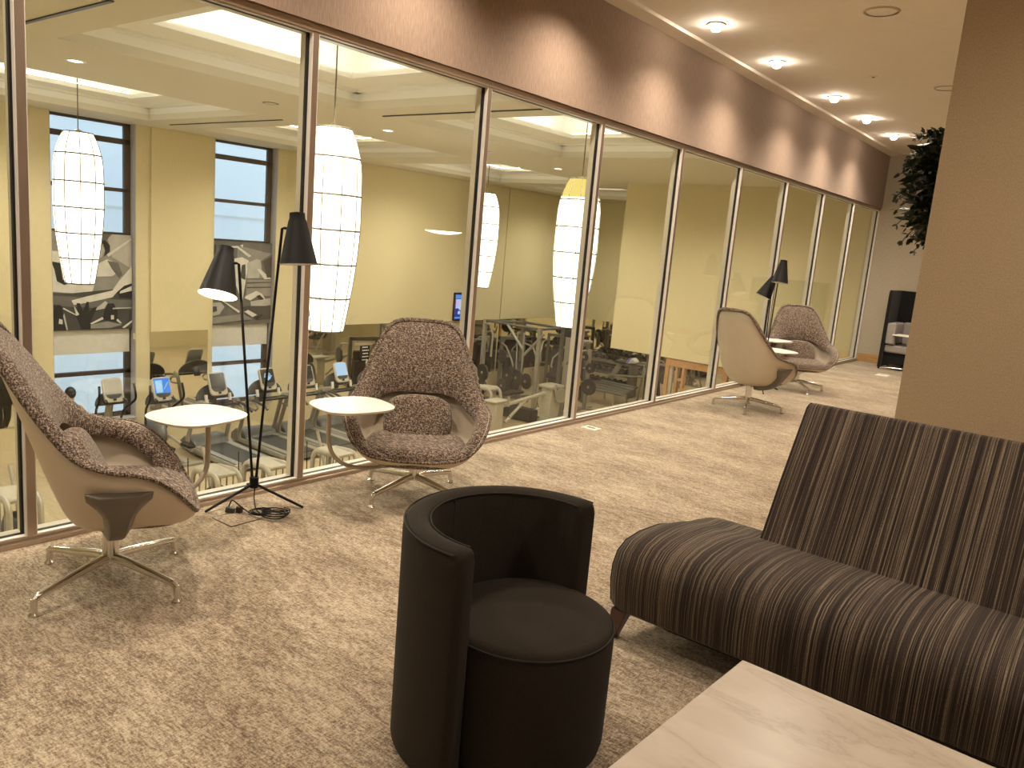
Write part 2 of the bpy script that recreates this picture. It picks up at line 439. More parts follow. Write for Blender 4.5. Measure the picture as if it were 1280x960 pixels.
# ------------------------------------------------------------------ lounge chairs
def lounge_chair(label, loc, facing, base_rot, pivot, tab, tab_rot, bracket=False, dz=0.):
    """facing/base_rot in degrees; pivot, tab = world xy offsets of the tablet post and tablet centre"""
    t = thing('lounge_chair', label, 'chair', (*loc, 0), 0, 'high-back swivel lounge chairs')
    Q = Matrix.Rotation(R(facing), 4, 'Z')
    rim = [(-.418, 0, 1.038), (-.411, .145, 1.032), (-.378, .225, .982), (-.298, .292, .845), (-.208, .350, .705), (-.118, .395, .598),
           (-.01, .430, .556), (.08, .434, .540), (.155, .424, .508), (.222, .400, .452), (.278, .352, .382), (.312, .270, .325), (.330, .135, .304), (.333, 0, .301)]
    inn = [(-.185, 0, .612), (-.181, .13, .611), (-.165, .215, .592), (-.135, .262, .556), (-.09, .300, .524), (-.03, .335, .500),
           (.03, .350, .478), (.09, .348, .448), (.14, .332, .410), (.19, .298, .362), (.232, .245, .325), (.260, .17, .304), (.272, .09, .303), (.274, 0, .301)]
    rim = [(x, y, z+dz) for x, y, z in rim]; inn = [(x, y, z+dz) for x, y, z in inn]
    def full(h): return h + [(x, -y, z) for x, y, z in h[-2:0:-1]]
    RIM = spline(full(rim), 4, True); INN = spline(full(inn), 4, True)
    n = len(RIM)
    # outer shell: from the rim down to the mounting ring
    rings = [[] for _ in range(11)]
    for i in range(n):
        r = RIM[i]
        a = math.atan2(r.y, r.x)
        b0 = Vector((.15*cos(a)+.015, .13*sin(a), .238+dz))
        back = min(1., max(0., -r.x)/.42)
        mid = Vector((r.x*(.93-.58*back), r.y*.80, .248+dz))
        for k in range(11):
            u = k/10
            wt = 1.35; dn = (1-u)**2 + 2*wt*u*(1-u) + u*u
            rings[k].append((r*(1-u)**2 + mid*2*wt*u*(1-u) + b0*u*u)/dn)
    s = MB(); s.rings(rings, cap0=False, cap1=True)
    s.bm.transform(Q)
    s.build('shell', 'shellp', t, solid=.012, angle=60)
    # upholstered band that wraps the rim
    prof = []
    K = 9
    for k in range(K+1):
        u = k/K
        prof.append((u, sin(pi*u)**.55))
    outer = []
    for i in range(n):
        r, q = RIM[i], INN[i]
        nrm = Vector((.62, 0, .55)) if r.x < -.2 else Vector((.25, 0, .75))
        tng = (RIM[(i+1) % n] - RIM[i-1]).normalized(); acr = (q-r).normalized()
        nn = tng.cross(acr)
        if nn.dot(Vector((0, 0, .35)) - (r+q)/2 + Vector((.15, 0, .6))) < 0: nn = -nn
        nn.normalize()
        th = .040 if r.z > .42 else .030
        ring = []
        for (u, h) in prof:
            ring.append(r*(1-u) + q*u + nn*th*h - nn*.002)
        for (u, h) in prof[::-1][1:-1]:
            ring.append(r*(1-u) + q*u - nn*.012*h - nn*.004)
        # rolled lip just past the rim
        outer.append(ring)
    s = MB(); s.rings(outer, loop=True); s.bm.transform(Q)
    s.build('upholstered_band', 'tweed', t, angle=70)
    # inner back liner so that the back reads solid between band and shell
    s = MB()
    tube_pts = [r + (r-Vector((0, 0, r.z)))*.012 for r in RIM]
    s.tube(tube_pts, [.009 + .009*min(1, max(0, (r.z-.62)/.25)) for r in RIM], 8, closed=True); s.bm.transform(Q)
    s.build('edge_roll', 'tweed', t)
    s = MB(); s.sq((0, 0, 0), (.33, .43), 3.0, th=.125, rot=(0, 0, 0))
    s.bm.transform(Q @ Matrix.Translation((-.092, 0, .452+dz)) @ Matrix.Rotation(R(64), 4, 'Y'))
    s.build('lumbar_pillow', 'tweed', t, sub=1)
    s = MB(); s.sq((0, 0, 0), (.51, .62), 2.8, th=.13, seg=36)
    s.bm.transform(Q @ Matrix.Translation((.080, 0, .318+dz)) @ Matrix.Rotation(R(4), 4, 'Y'))
    s.build('seat_cushion', 'tweed', t, sub=1)
    # column and four-star base
    MB().lathe([(.032, .105), (.032, .212+dz), (.05, .220+dz), (.05, .235+dz)], seg=20).build('column', 'chrome', t)
    for k in range(4):
        a = R(base_rot) + k*pi/2; c, sn = cos(a), sin(a)
        leg = MB()
        leg.tube([(c*.015, sn*.015, .118), (c*.09, sn*.09, .112), (c*.33, sn*.33, .078), (c*.352, sn*.352, .073), (c*.364, sn*.364, .060)],
                 [.022, .021, .015, .015, .013], 10)
        leg.tube([(c*.360, sn*.360, .070), (c*.366, sn*.366, .016)], [.0145, .013], 10)
        lo = leg.build('leg', 'chrome', t)
        MB().lathe([(.020, 0), (.021, .006), (.012, .018)], (c*.366, sn*.366, 0), 14).build('glide', 'chrome', lo)
    # tablet: bent tube from under the seat and a soft square white top
    px, py = pivot; L = sqrt(px*px+py*py); ux, uy = px/L, py/L
    pth = [Vector((ux*.03, uy*.03, .205+dz))] + bez((ux*(L-.30), uy*(L-.30), .202+dz), (px*.99, py*.99, .20+dz), (px, py, .42), 8) + [Vector((px, py, .615))]
    MB().tube(pth, .0125, 10).build('tablet_arm', 'beigetube', t)
    s = MB(); ring = []
    def se(w_, d_, n_, z_):
        return [Vector((math.copysign(abs(cos(q))**(2/n_), cos(q))*w_, math.copysign(abs(sin(q))**(2/n_), sin(q))*d_, z_)) for q in [2*pi*j/48 for j in range(48)]]
    s.rings([se(.182, .202, 2.9, .612), se(.196, .216, 2.9, .618), se(.200, .220, 2.9, .628), se(.194, .214, 2.9, .631)])
    s.bm.transform(Matrix.Translation((tab[0], tab[1], 0)) @ Matrix.Rotation(R(tab_rot), 4, 'Z'))
    s.build('tablet_top', 'white', t, angle=50)
    if bracket:
        s = MB(); rr = []
        P0, P1, P2 = Vector((.03, -.438, .545+dz)), Vector((.03, -.352, .222+dz)), Vector((0, -.08, .214+dz))
        for u, hw in ((.10, .120), (.15, .116), (.22, .082), (.30, .058), (.40, .052), (.50, .048), (.62, .046), (.75, .044), (.9, .042), (1., .04)):
            wt = 1.35; dn = (1-u)**2 + 2*wt*u*(1-u) + u*u
            p = (P0*(1-u)**2 + P1*2*wt*u*(1-u) + P2*u*u)/dn
            d_ = (P1-P0)*(1-u) + (P2-P1)*u; nn = Vector((0, d_.z, -d_.y)).normalized()
            if nn.y > 0: nn = -nn
            rr.append([p + Vector((sx*hw, 0, 0)) + nn*sy for sx, sy in ((-1, .0), (-.6, .030), (.6, .030), (1, .0), (1, -.01), (-1, -.01))])
        s.rings(rr); s.bm.transform(Q)
        s.build('side_bracket', 'taupe', t, bevel=.006, angle=60)
    return t
lounge_chair('tweed lounge chair cut by the left photo edge, in side view', (.675, 1.493), 66, 17.9, (-.165, .545), (-.255, .54), 10, True, .07)
lounge_chair('tweed lounge chair facing the viewer, beside the nearer black floor lamp', (.616, 3.367), -46, 4, (-.16, -.55), (.0, -.52), -12)
lounge_chair('lounge chair showing its cream shell back, nearer of the far pair', (.738, 8.351), 72, 19, (.14, .50), (.04, .58), 60, True, .05)
lounge_chair('farthest tweed lounge chair, facing the viewer beside the far lamp', (.574, 10.375), -55, 43, (-.30, -.33), (-.26, -.28), -20, False, .03)

# ------------------------------------------------------------------ floor lamps
def floor_lamp(label, loc, rz):
    t = thing('floor_lamp', label, 'lamp', (*loc, 0), rz, 'black two-headed tripod floor lamps')
    # local frame: +X is the side of the taller head
    MB().lathe([(.012, .085), (.024, .09), (.026, .15), (.012, .155)], seg=16).build('hub', 'black', t)
    for a in (-8, 118, 232):
        c, s_ = cos(R(a)), sin(R(a))
        MB().tube([(c*.012, s_*.012, .11), (c*.30, s_*.30, .010)], [.0085, .0075], 8).build('leg', 'black', t)
    for sx, zt, zh in ((-1, 1.35, 1.44), (1, 1.56, 1.65)):
        dx = sx*.115
        MB().tube([(sx*.010, 0, .13), (dx, 0, zt), (dx+sx*.012, 0, zt+.004), (dx+sx*.065, 0, zt+.002)], .0075, 10).build('pole', 'black', t)
        hx = sx*.20; lean = -sx*.0 + .012
        s = MB()
        z0 = zh-.275
        s.lathe([(.103, z0), (.098, z0+.012), (.050, zh-.05), (.043, zh-.03), (.041, zh), (.012, zh+.006)], (0, 0, 0), 32, cap=False)
        TS = Matrix.Translation((hx, 0, zh-.1)) @ Matrix.Rotation(R(-22 if sx < 0 else -5), 4, 'X') @ Matrix.Rotation(R(1 if sx < 0 else -5), 4, 'Y') @ Matrix.Translation((0, 0, -zh+.1))
        s.bm.transform(TS)
        sh = s.build('lamp_shade', 'black', t, angle=50)
        s = MB(); s.lathe([(.012, zh-.002), (.036, zh-.006), (.045, zh-.052), (.093, z0+.012), (.101, z0+.001)], (0, 0, 0), 32, cap=False); s.bm.transform(TS)
        s.build('shade_liner', 'white', sh)['label'] = 'white inside of the shade'
        if sx < 0:
            s = MB(); s.ball((0, 0, z0+.185), (.026, .026, .04)); s.bm.transform(TS); s.build('bulb', 'lampbulb', sh)
        else:
            s = MB(); s.ball((0, 0, z0+.10), (.03, .03, .04)); s.bm.transform(TS); s.build('bulb', 'white', sh)
    return t
FL = floor_lamp('tall black two-headed floor lamp between the two nearer lounge chairs', (.17, 2.53), R(38))
floor_lamp('far black two-headed floor lamp behind the far pair of chairs', (.34, 9.76), R(-53))
l = bpy.data.lights.new('floor_lamp_glow', 'POINT'); l.energy = 9; l.color = (1, .78, .52); l.shadow_soft_size = .03
o = bpy.data.objects.new('floor_lamp_glow', l); COL.objects.link(o); o.location = (.17-.155+.045, 2.53-.12-.05, 1.21)

# cords at the lamp foot
c1 = []
for i in range(40):
    a = i*.55
    c1.append((.34+.055*cos(a)+.0015*i, 2.44+.045*sin(a), .007+.0007*i))
c1 = [(.18, 2.53, .10), (.22, 2.50, .05), (.30, 2.46, .012)] + c1
c2 = []
for i in range(52):
    a = i*.52
    c2.append((.455+.07*cos(a)*(.55+.45*abs(sin(i*.21))), 2.475+.06*sin(a*1.03), .008+.0009*i))
t = thing('power_cord', 'tangled black power cord coiled under the nearer floor lamp', 'cord', (0, 0, 0))
MB().tube(spline(c1, 3), .0035, 6).build('coil', 'black', t)
MB().tube(spline(c2, 3), .0035, 6).build('coil', 'black', t)
MB().tube(spline([(.34, 2.40, .008), (.30, 2.36, .05), (.255, 2.34, .075), (.235, 2.33, .03)], 6), .0035, 6).build('coil', 'black', t)
s = MB(); s.box((.245, 2.335, .018), (.05, .03, .034), (0, .2, .7)); s.build('plug', 'darkgrey', t, bevel=.006)
s = MB(); s.box((.275, 2.372, .020), (.032, .03, .040), (0, .1, .4)); s.build('plug', 'woodleg', t, bevel=.006)
t = thing('floor_outlet', 'square carpeted floor outlet plate under the nearer floor lamp', 'floor outlet', (.34, 2.31, 0), R(2))
MB().bb(-.085, .085, -.085, .085, -.001, .004).build('lid', 'carpet', t, smooth=False, bevel=.002)
b = MB()
for q in ((-.088, -.084, -.088, .088), (.084, .088, -.088, .088), (-.088, .088, -.088, -.084), (-.088, .088, .084, .088)): b.bb(*q, -.001, .005)
b.build('rim', 'taupe', t, smooth=False)
t = thing('floor_outlet', 'small white floor outlet plate on the carpet beside the glass wall', 'floor outlet', (.262, 5.945, 0), R(0))
MB().bb(-.075, .075, -.055, .055, -.001, .006).build('plate', 'white', t, smooth=False, bevel=.003)
MB().bb(-.04, .04, -.018, .018, .004, .0075).build('socket', 'darkgrey', t, smooth=False)
t = thing('floor_outlet', 'white floor outlet plate in front of the black booth', 'floor outlet', (.91, 13.45, 0), R(0))
MB().bb(-.09, .09, -.13, .13, -.001, .006).build('plate', 'white', t, smooth=False, bevel=.003)
MB().bb(-.03, .03, -.05, .05, .004, .0075).build('socket', 'paper', t, smooth=False)

# ------------------------------------------------------------------ tub chair
t = thing('tub_chair', 'dark brown round tub chair in the foreground', 'chair', (2.555, 1.885, 0), 0)
def arc_slab(ro, ri, a0, a1, z0, z1, rad=.035, seg=40):
    """curved upholstered wall with rounded top edge, rounded ends"""
    secs = []
    prof = [(ro, z0), (ro, z1-rad), (ro-rad*.3, z1-rad*.3), (ro-rad, z1), (ri+rad, z1), (ri+rad*.3, z1-rad*.3), (ri, z1-rad), (ri, z0)]
    mid = (ro+ri)/2
    out = []
    for k in range(seg+1):
        a = a0+(a1-a0)*k/seg
        out.append([(r*cos(a), r*sin(a), z) for r, z in prof])
    def endcap(k, sgn):
        a = a0 if k == 0 else a1
        e = .018/mid*sgn
        return [((mid+(r-mid)*.62)*cos(a+e), (mid+(r-mid)*.62)*sin(a+e), z0 if z == z0 else z1-(z1-z)*1-.012) for r, z in prof]
    return [endcap(0, -1)] + out + [endcap(1, 1)]
s = MB(); s.rings(arc_slab(.360, .272, R(82), R(280), .03, .752)); s.build('backrest', 'tub', t, angle=50, bevel=.006)
s = MB(); s.tube([(.356*cos(R(a)), .356*sin(R(a)), .738) for a in range(83, 280, 3)], .0035, 6)
s.tube([(.276*cos(R(a)), .276*sin(R(a)), .740) for a in range(83, 280, 3)], .003, 6)
s.build('seam', 'tubseam', t)
s = MB(); s.tube([(.2735*cos(R(180)), .2735*sin(R(180)), z) for z in (.44, .6, .735)], .003, 6); s.build('seam', 'tubseam', t)
s = MB(); s.lathe([(.02, .03), (.268, .03), (.275, .06), (.277, .40), (.268, .435), (.248, .447), (.15, .455), (.02, .457)], (.045, .03, 0), 64)
s.build('seat_drum', 'tub', t, angle=50)
s = MB(); s.tube([(.045+.274*cos(2*pi*k/64), .03+.274*sin(2*pi*k/64), .427) for k in range(64)], .003, 6, closed=True); s.build('seam', 'tubseam', t)
s = MB(); s.lathe([(.02, 0), (.25, 0), (.25, .035), (.02, .035)], (.03, 0, 0), 48); s.build('plinth', 'black', t)

# ------------------------------------------------------------------ striped sofa
t = thing('sofa', 'armless sofa in brown striped fabric with a sloping high back', 'sofa', (3.4, 3.05, 0))
def swept(prof_fn, xs):
    return [[Vector(p) for p in prof_fn(x)] for x in xs]
def seat_prof(x):
    # x in world; the left end is rounded in plan and on its edges
    u = max(0., 1-(x-2.42)/.075) if x < 2.495 else 0
    ins = .055*(1-sqrt(max(0., 1-u*u)))
    z = [(2.745, .125), (2.715, .15), (2.700, .25), (2.702, .335), (2.725, .392), (2.775, .428), (2.86, .446), (3.0, .450), (3.15, .438), (3.27, .418),
         (3.38, .412), (3.455, .395), (3.485, .35), (3.49, .15), (3.46, .125)]
    cy, cz = 3.09, .28
    out = []
    for y, zz in z:
        yy = y + (ins if y < cy else -ins); zz2 = zz - (ins*.55 if zz > cz else -ins*.4)
        # the end slants: x grows to the rear
        sl = .10*max(0, (y-2.70)/.78)*max(0., 1-(x-2.42)/.5)
        out.append((x+sl-3.4, yy-3.05, zz2))
    return out
xs = [2.42, 2.425, 2.435, 2.45, 2.47, 2.495] + [2.55+.15*i for i in range(15)]
s = MB(); s.rings(swept(seat_prof, xs)); s.build('seat', 'stripe', t, angle=60)
def back_prof(x, ins=0):
    # plane leaning back from (3.30,.40) to (3.67,1.0)
    d = Vector((0, .40, .60)).normalized(); n_ = Vector((0, d.z, -d.y))
    o0 = Vector((x-3.4, 3.275-3.05, .40)); L = .715
    pts = []
    for (a, h) in ((0, 0), (.3, -.010), (L-.03-ins, -.004), (L-.006-ins, .012), (L-ins, .035), (L-ins, .10), (L-.02-ins, .125), (.35, .135), (0, .135)):
        h2 = h + (ins if h < .06 else -ins)
        pts.append(o0 + d*a + n_*h2)
    return pts
s = MB(); rr = []
for x, ins in ((2.825, .024), (2.828, .012), (2.835, .004), (2.85, 0)): rr.append([p for p in back_prof(x, ins)])
for i in range(14): rr.append(back_prof(2.95+.127*i))
s.rings(rr); s.build('backrest', 'stripe', t, angle=60)
s = MB(); s.tube([back_prof(x, .004)[3] for x in (2.832, 3.2, 3.7, 4.6)], .004, 6)
s.tube([back_prof(2.829, .008)[i] for i in (0, 1, 2, 3)], .004, 6)
s.build('piping', 'tubseam', t)
s = MB(); s.tube([Vector(p) for p in seat_prof(2.428)[0:14]], .004, 6); s.tube([Vector(seat_prof(x)[0]) for x in (2.43, 2.7, 3.5, 4.6)], .004, 6)
s.build('piping', 'tubseam', t)
for (x, y, lx, ly) in ((2.475, 2.775, -.025, -.018), (2.60, 3.41, -.025, .02), (4.5, 2.775, .02, -.018), (4.5, 3.41, .02, .02)):
    s = MB()
    def sqr(cx, cy, h, z): return [(cx-h-3.4, cy-h-3.05, z), (cx+h-3.4, cy-h-3.05, z), (cx+h-3.4, cy+h-3.05, z), (cx-h-3.4, cy+h-3.05, z)]
    s.rings([sqr(x+lx, y+ly, .020, 0), sqr(x, y, .036, .13)]); s.build('leg', 'woodleg', t, smooth=False, bevel=.004)

# ------------------------------------------------------------------ marble coffee table
t = thing('coffee_table', 'low table with a cream veined marble top in the bottom right corner', 'table', (3.85, 1.5, 0), R(-2))
MB().bb(-.655, .75, -.62, .625, .418, .45).build('tabletop', 'marble', t, smooth=False, bevel=.004)
MB().bb(-.60, .70, -.57, .575, .36, .418).build('apron', 'woodleg', t, smooth=False, bevel=.004)
for x in (-.55, .65):
    for y in (-.52, .525):
        MB().bb(x-.03, x+.03, y-.03, y+.03, 0, .36).build('leg', 'woodleg', t, smooth=False, bevel=.004)

# ------------------------------------------------------------------ booth at the end wall
t = thing('privacy_booth', 'tall black lounge booth with grey cushions against the end wall', 'booth', (.60, 14.30, 0))
def vside(x0, x1): 
    s = MB(); s.prism([(0.0, .03), (.72, .03), (.72, 1.33), (.05, 1.33), (.02, 1.28)], x1-x0, (x0, 0, 0), (0, 1, 0), (0, 0, 1)); return s
vside(0, .05).build('side_panel', 'blackfelt', t, smooth=False, bevel=.012)
vside(1.15, 1.20).build('side_panel', 'blackfelt', t, smooth=False, bevel=.012)
MB().bb(.05, 1.15, .66, .72, .03, 1.33).build('back_panel', 'blackfelt', t, smooth=False, bevel=.01)
s = MB(); s.prism([(.05, .06), (.14, .08), (.30, .105), (.6, .12), (1.15, .12), (1.15, .30), (.05, .30)], .58, (0, .68, 0), (1, 0, 0), (0, 0, 1)); s.build('base', 'blackfelt', t, smooth=False)
MB().bb(.055, 1.145, .06, .66, .29, .42).build('seat_cushion', 'greyfelt', t, bevel=.03, seg=3)
MB().bb(.055, .20, .02, .62, .43, .79).build('armrest', 'greyfelt', t, bevel=.03, seg=3)
MB().bb(.20, 1.145, .50, .66, .42, .80).build('back_cushion', 'greyfelt', t, bevel=.03, seg=3)
MB().bb(.16, .56, .0, .30, .585, .61).build('tablet', 'white', t, bevel=.008)
MB().cyl((.18, .15, .42), (.18, .15, .59), .018).build('tablet_post', 'chrome', t)
MB().tube([(.05, .03, .012), (.2, .05, .04), (.6, .10, .05)], .012, 8).build('foot_rail', 'chrome', t)
for x in (.02, 1.18):
    for y in (.06, .66): MB().cyl((x, y, 0), (x, y, .04), .018).build('foot', 'black', t)

# ------------------------------------------------------------------ foliage on the side of the tan wall
t = thing('wall_plant', 'bushy dark green plant hanging beside the tan wall edge', 'plant', (3.005, 5.1, 2.1))
MB().bb(-.07, -.0, -.16, .16, -.20, .28).build('planter', 'blackgloss', t, bevel=.01)
lv = MB(); st = MB(); rnd = random.Random(3)
def leaf(bm, p, d, side, L, W):
    d = d.normalized(); sd = side - d*side.dot(d)
    sd.normalize(); n_ = d.cross(sd)
    a = [p, p+d*L*.35+sd*W*.5+n_*L*.04, p+d*L*.75+sd*W*.38, p+d*L-n_*L*.05, p+d*L*.75-sd*W*.38, p+d*L*.35-sd*W*.5+n_*L*.04]
    vs = [bm.verts.new(q) for q in a]
    bm.faces.new(vs[:4]); bm.faces.new([vs[0], vs[3], vs[4], vs[5]])
for i in range(120):
    z0 = rnd.uniform(-.22, .30); y0 = rnd.uniform(-.17, .17)
    p = Vector((-.06, y0, z0))
    elev = (z0-.02)*2.2 + rnd.uniform(-.45, .5)
    d = Vector((-1, rnd.uniform(-.8, .8), elev)).normalized()
    reach = .24 if z0 > -.05 else .15
    L = rnd.uniform(.4, 1.)*reach
    if d.z > .55: L *= .9
    pts = []
    for k in range(6):
        u = k/5
        pts.append(p + d*L*u + Vector((0, 0, -.10*u*u*L/.22)))
    st.tube(pts, .0025, 4)
    for k in range(1, 6):
        for q in range(3):
            dd = (pts[k]-pts[k-1]).normalized()
            sd = Vector((rnd.uniform(-1, 1), rnd.uniform(-1, 1), rnd.uniform(-1, 1)))
            leaf(lv.bm, pts[k], dd*.6+sd*.8, sd.cross(dd)+Vector((0, .01, .01)), rnd.uniform(.022, .05), rnd.uniform(.014, .026))
for i in range(22):
    p = Vector((-.08, rnd.uniform(-.15, .15), rnd.uniform(-.2, .28)))
    d = Vector((-1, rnd.uniform(-.6, .6), rnd.uniform(-.8, .3)))
    leaf(lv.bm, p + d*.08, d, Vector((rnd.uniform(-.3, .3), 1, rnd.uniform(-1, 1))), rnd.uniform(.09, .14), .045)
lv.build('foliage', 'leaf', t); st.build('stems', 'leaf', t)

exec_gym = True
# ------------------------------------------------------------------ gym hall shell
GX, GY0, GY1, GZ, GC = -11.15, -3.0, 22.5, -3.0, 3.14
struct(MB().bb(GX-.6, 3.2, GY0, GY1, GZ-.1, GZ).build('floor_gym', 'gfloor', smooth=False))
struct(MB().bb(-.10, -.0, GY0, Y1+.15, GZ, -.12).build('wall_gym_right', 'gpil', smooth=False))
struct(MB().bb(-.10, .0, Y1+.15, GY1, GZ, GC+.9).build('wall_gym_right_far', 'gpil', smooth=False))
struct(MB().bb(-.14, -.10, GY0, 16.2, 2.72, GC+.9).build('wall_gym_header', 'gpil', smooth=False))
struct(MB().bb(GX-.6, .1, GY0-.15, GY0, GZ, GC+.9).build('wall_gym_near', 'gwall', smooth=False))
struct(MB().bb(GX-.6, .1, GY1, GY1+.15, GZ, GC+.9).build('wall_gym_far', 'gwall', smooth=False))
struct(MB().bb(-5.8, -.10, 16.2, 16.4, -.70, GC).build('wall_gym_bulkhead', 'gwall', smooth=False))
# ceiling with recessed coffers
CX = [(-10.15, -6.88), (-4.60, -1.35)]
CY = [(-1.15, 2.55), (3.42, 7.14), (8.05, 11.82), (12.88, 16.80), (17.7, 21.4)]
coff = [(cx, cy) for i, cx in enumerate(CX) for j, cy in enumerate(CY) if not (i == 1 and j >= 3)]
xcuts = sorted({GX-.6, -.10} | {v for c in CX for v in c}); ycuts = sorted({GY0, GY1} | {v for c in CY for v in c})
b = MB()
for xa, xb in zip(xcuts, xcuts[1:]):
    for ya, yb in zip(ycuts, ycuts[1:]):
        if any(c[0][0] <= xa and xb <= c[0][1] and c[1][0] <= ya and yb <= c[1][1] for c in coff): continue
        b.bb(xa, xb, ya, yb, GC, GC+.10)
struct(b.build('ceiling_gym', 'gceil', smooth=False))
struct(MB().bb(GX-.6, .1, GY0-.15, GY1+.15, GC+.9, GC+1.0).build('ceiling_gym_deck', 'gceilw', smooth=False))
ledge, fh = .62, .23
for n_, ((xa, xb), (ya, yb)) in enumerate(coff):
    b = MB()
    for q in ((xa-.05, xa, ya-.05, yb+.05), (xb, xb+.05, ya-.05, yb+.05), (xa, xb, ya-.05, ya), (xa, xb, yb, yb+.05)): b.bb(*q, GC+.10, GC+fh+.1)
    z0, z1 = GC+fh, GC+fh+.07
    for q in ((xa, xa+ledge, ya, yb), (xb-ledge, xb, ya, yb), (xa+ledge, xb-ledge, ya, ya+ledge), (xa+ledge, xb-ledge, yb-ledge, yb)): b.bb(*q, z0, z1)
    # small moulding under the ledge
    e = .10
    for q in ((xa, xa+e, ya, yb), (xb-e, xb, ya, yb), (xa, xb, ya, ya+e), (xa, xb, yb-e, yb)): b.bb(*q, z0-.035, z0)
    zt = GC+fh+.52
    b.bb(xa, xb, ya, yb, zt, zt+.05)
    for q in ((xa-.05, xa, ya-.05, yb+.05), (xb, xb+.05, ya-.05, yb+.05), (xa, xb, ya-.05, ya), (xa, xb, yb, yb+.05)): b.bb(*q, GC+fh+.1, zt+.05)
    co = struct(b.build('ceiling_coffer', 'gceilw', smooth=False))
    s = MB(); i_ = .42
    for q in ((xa+i_, xa+i_+.04, ya+i_, yb-i_), (xb-i_-.04, xb-i_, ya+i_, yb-i_), (xa+i_, xb-i_, ya+i_, ya+i_+.04), (xa+i_, xb-i_, yb-i_-.04, yb-i_)): s.bb(*q, z1+.01, z1+.03)
    s.build('cove_light', 'cove', co, smooth=False)
# window wall with two tall windows and two more out of frame
WY = [(-.15, 1.35), (2.9, 4.4), (5.90, 7.40), (9.0, 10.50)]
b = MB(); y = GY0
for ya, yb in WY + [(GY1, GY1)]:
    b.bb(GX-.30, GX, y, ya, GZ, GC+.1); y = yb
for ya, yb in WY: b.bb(GX-.30, GX, ya, yb, GZ, -2.45)
struct(b.build('wall_gym_window', 'gpil', smooth=False))
nwin = wi
for k, (ya, yb) in enumerate(WY):
    nwin += 1
    w = MB(); xw0, xw1 = GX-.27, GX-.20
    z0, z1 = -2.45, GC
    for (a, c_, d_, e) in ((ya, ya+.07, z0, z1), (yb-.13, yb, z0, z1), (ya, yb, z0, z0+.12), (ya, yb, z1-.05, z1), (ya, yb, 2.76, 2.86), (ya, yb, 1.89, 1.96),
                           (ya, yb, 1.05, 1.14), (ya, yb, -.75, -.62), (ya, yb, -1.57, -1.49)):
        w.bb(xw0, xw1, a, c_, d_, e)
    wo = struct(w.build('window_%d' % nwin, 'winframe', smooth=False, bevel=.006))
    MB().bb(GX-.24, GX-.23, ya+.05, yb-.1, z0+.1, z1-.02).build('pane', 'glass', wo, smooth=False)
    s = MB(); s.bb(GX-.199, GX-.002, yb-.012, yb-.0005, z0, z1); s.bb(GX-.199, GX-.002, ya+.0005, ya+.012, z0, z1); s.build('jamb', 'jamb', wo, smooth=False)
    MB().bb(GX-.20, GX+.03, ya, yb, -2.455, -2.42).build('sill', 'jamb', wo, smooth=False)
    t = thing('roller_shade', ('white roller shade half drawn over the lower window beside the person', 'white roller shade over the lower window behind the lit lamp')[k-2] if k > 1 else
              ('white roller shade in the nearest tall window', 'white roller shade in the second tall window')[k], 'shade', (GX-.16, ya, -.66))
    MB().bb(-.004, .004, .03, yb-ya-.06, -.46, .02).build('cloth', 'shade', t, smooth=False)
    MB().cyl((0, .02, .02), (0, yb-ya-.05, .02), .03).build('roller', 'shade', t)
    MB().bb(-.008, .008, .03, yb-ya-.06, -.48, -.455).build('hem_bar', 'shade', t, smooth=False)
# upholstered wall panels and mirrors below them
for k, (ya, yb) in enumerate(((-2.8, -.45), (1.65, 2.6), (4.7, 5.50), (7.67, 8.90), (11.05, 16.30), (17.25, 18.40), (18.46, 22.45))):
    dp = .05 if k < 6 else .03
    struct(MB().bb(GX, GX+dp, ya, yb, -.74, GC).build('wall_panel', 'gwall', smooth=False, bevel=.004))
    mo = MB().bb(GX+.001, GX+.012, ya, yb, -2.35, -.745).build('wall_mirror', 'mirror', smooth=False)
    tag(mo, ['frameless wall mirror at the near end of the gym', 'frameless mirror between the two nearest windows', 'narrow mirror strip left of the person in the gym',
        'mirror below the fabric panel between the two murals', 'long mirror behind the treadmill row, right of the windows', 'narrow mirror beside the wall television',
        'far mirror behind the squat rack'][k], 'mirror', 'gym wall mirrors')
mo = MB().bb(-11.10, -5.85, GY1-.012, GY1-.001, -2.35, -.745).build('wall_mirror', 'mirror', smooth=False)
tag(mo, 'mirror on the far end wall of the gym', 'mirror', 'gym wall mirrors')
for nm, y_, zz in (('wall_switch', 7.405, -.83), ('wall_switch', 10.505, -.80)):
    o = MB().bb(GX-.10, GX-.01, y_-.02, y_-.006, zz-.06, zz+.06).build('wall_switch', 'white', smooth=False, bevel=.004)
    tag(o, 'small white switch plate on the jamb right of the ' + ('left' if y_ < 8 else 'right') + ' mural', 'switch')
# outside: pale brick neighbour
t = thing('brick_building', 'pale blue grey brick building seen through the gym windows', 'building', (-24, 6, -8))
MB().bb(-.5, 0, -34, 34, 0, 26).build('facade', 'brick', t, smooth=False)
s = MB()
for zz in (6.2, 9.6, 12.4): s.bb(0, .05, -34, 34, zz, zz+.06)
s.build('ledge', 'paper', t, smooth=False)
MB().bb(-24.5, -11.8, -30, 42, -8.2, -8.0).build('ground_outside', 'jamb', smooth=False)['kind'] = 'structure'

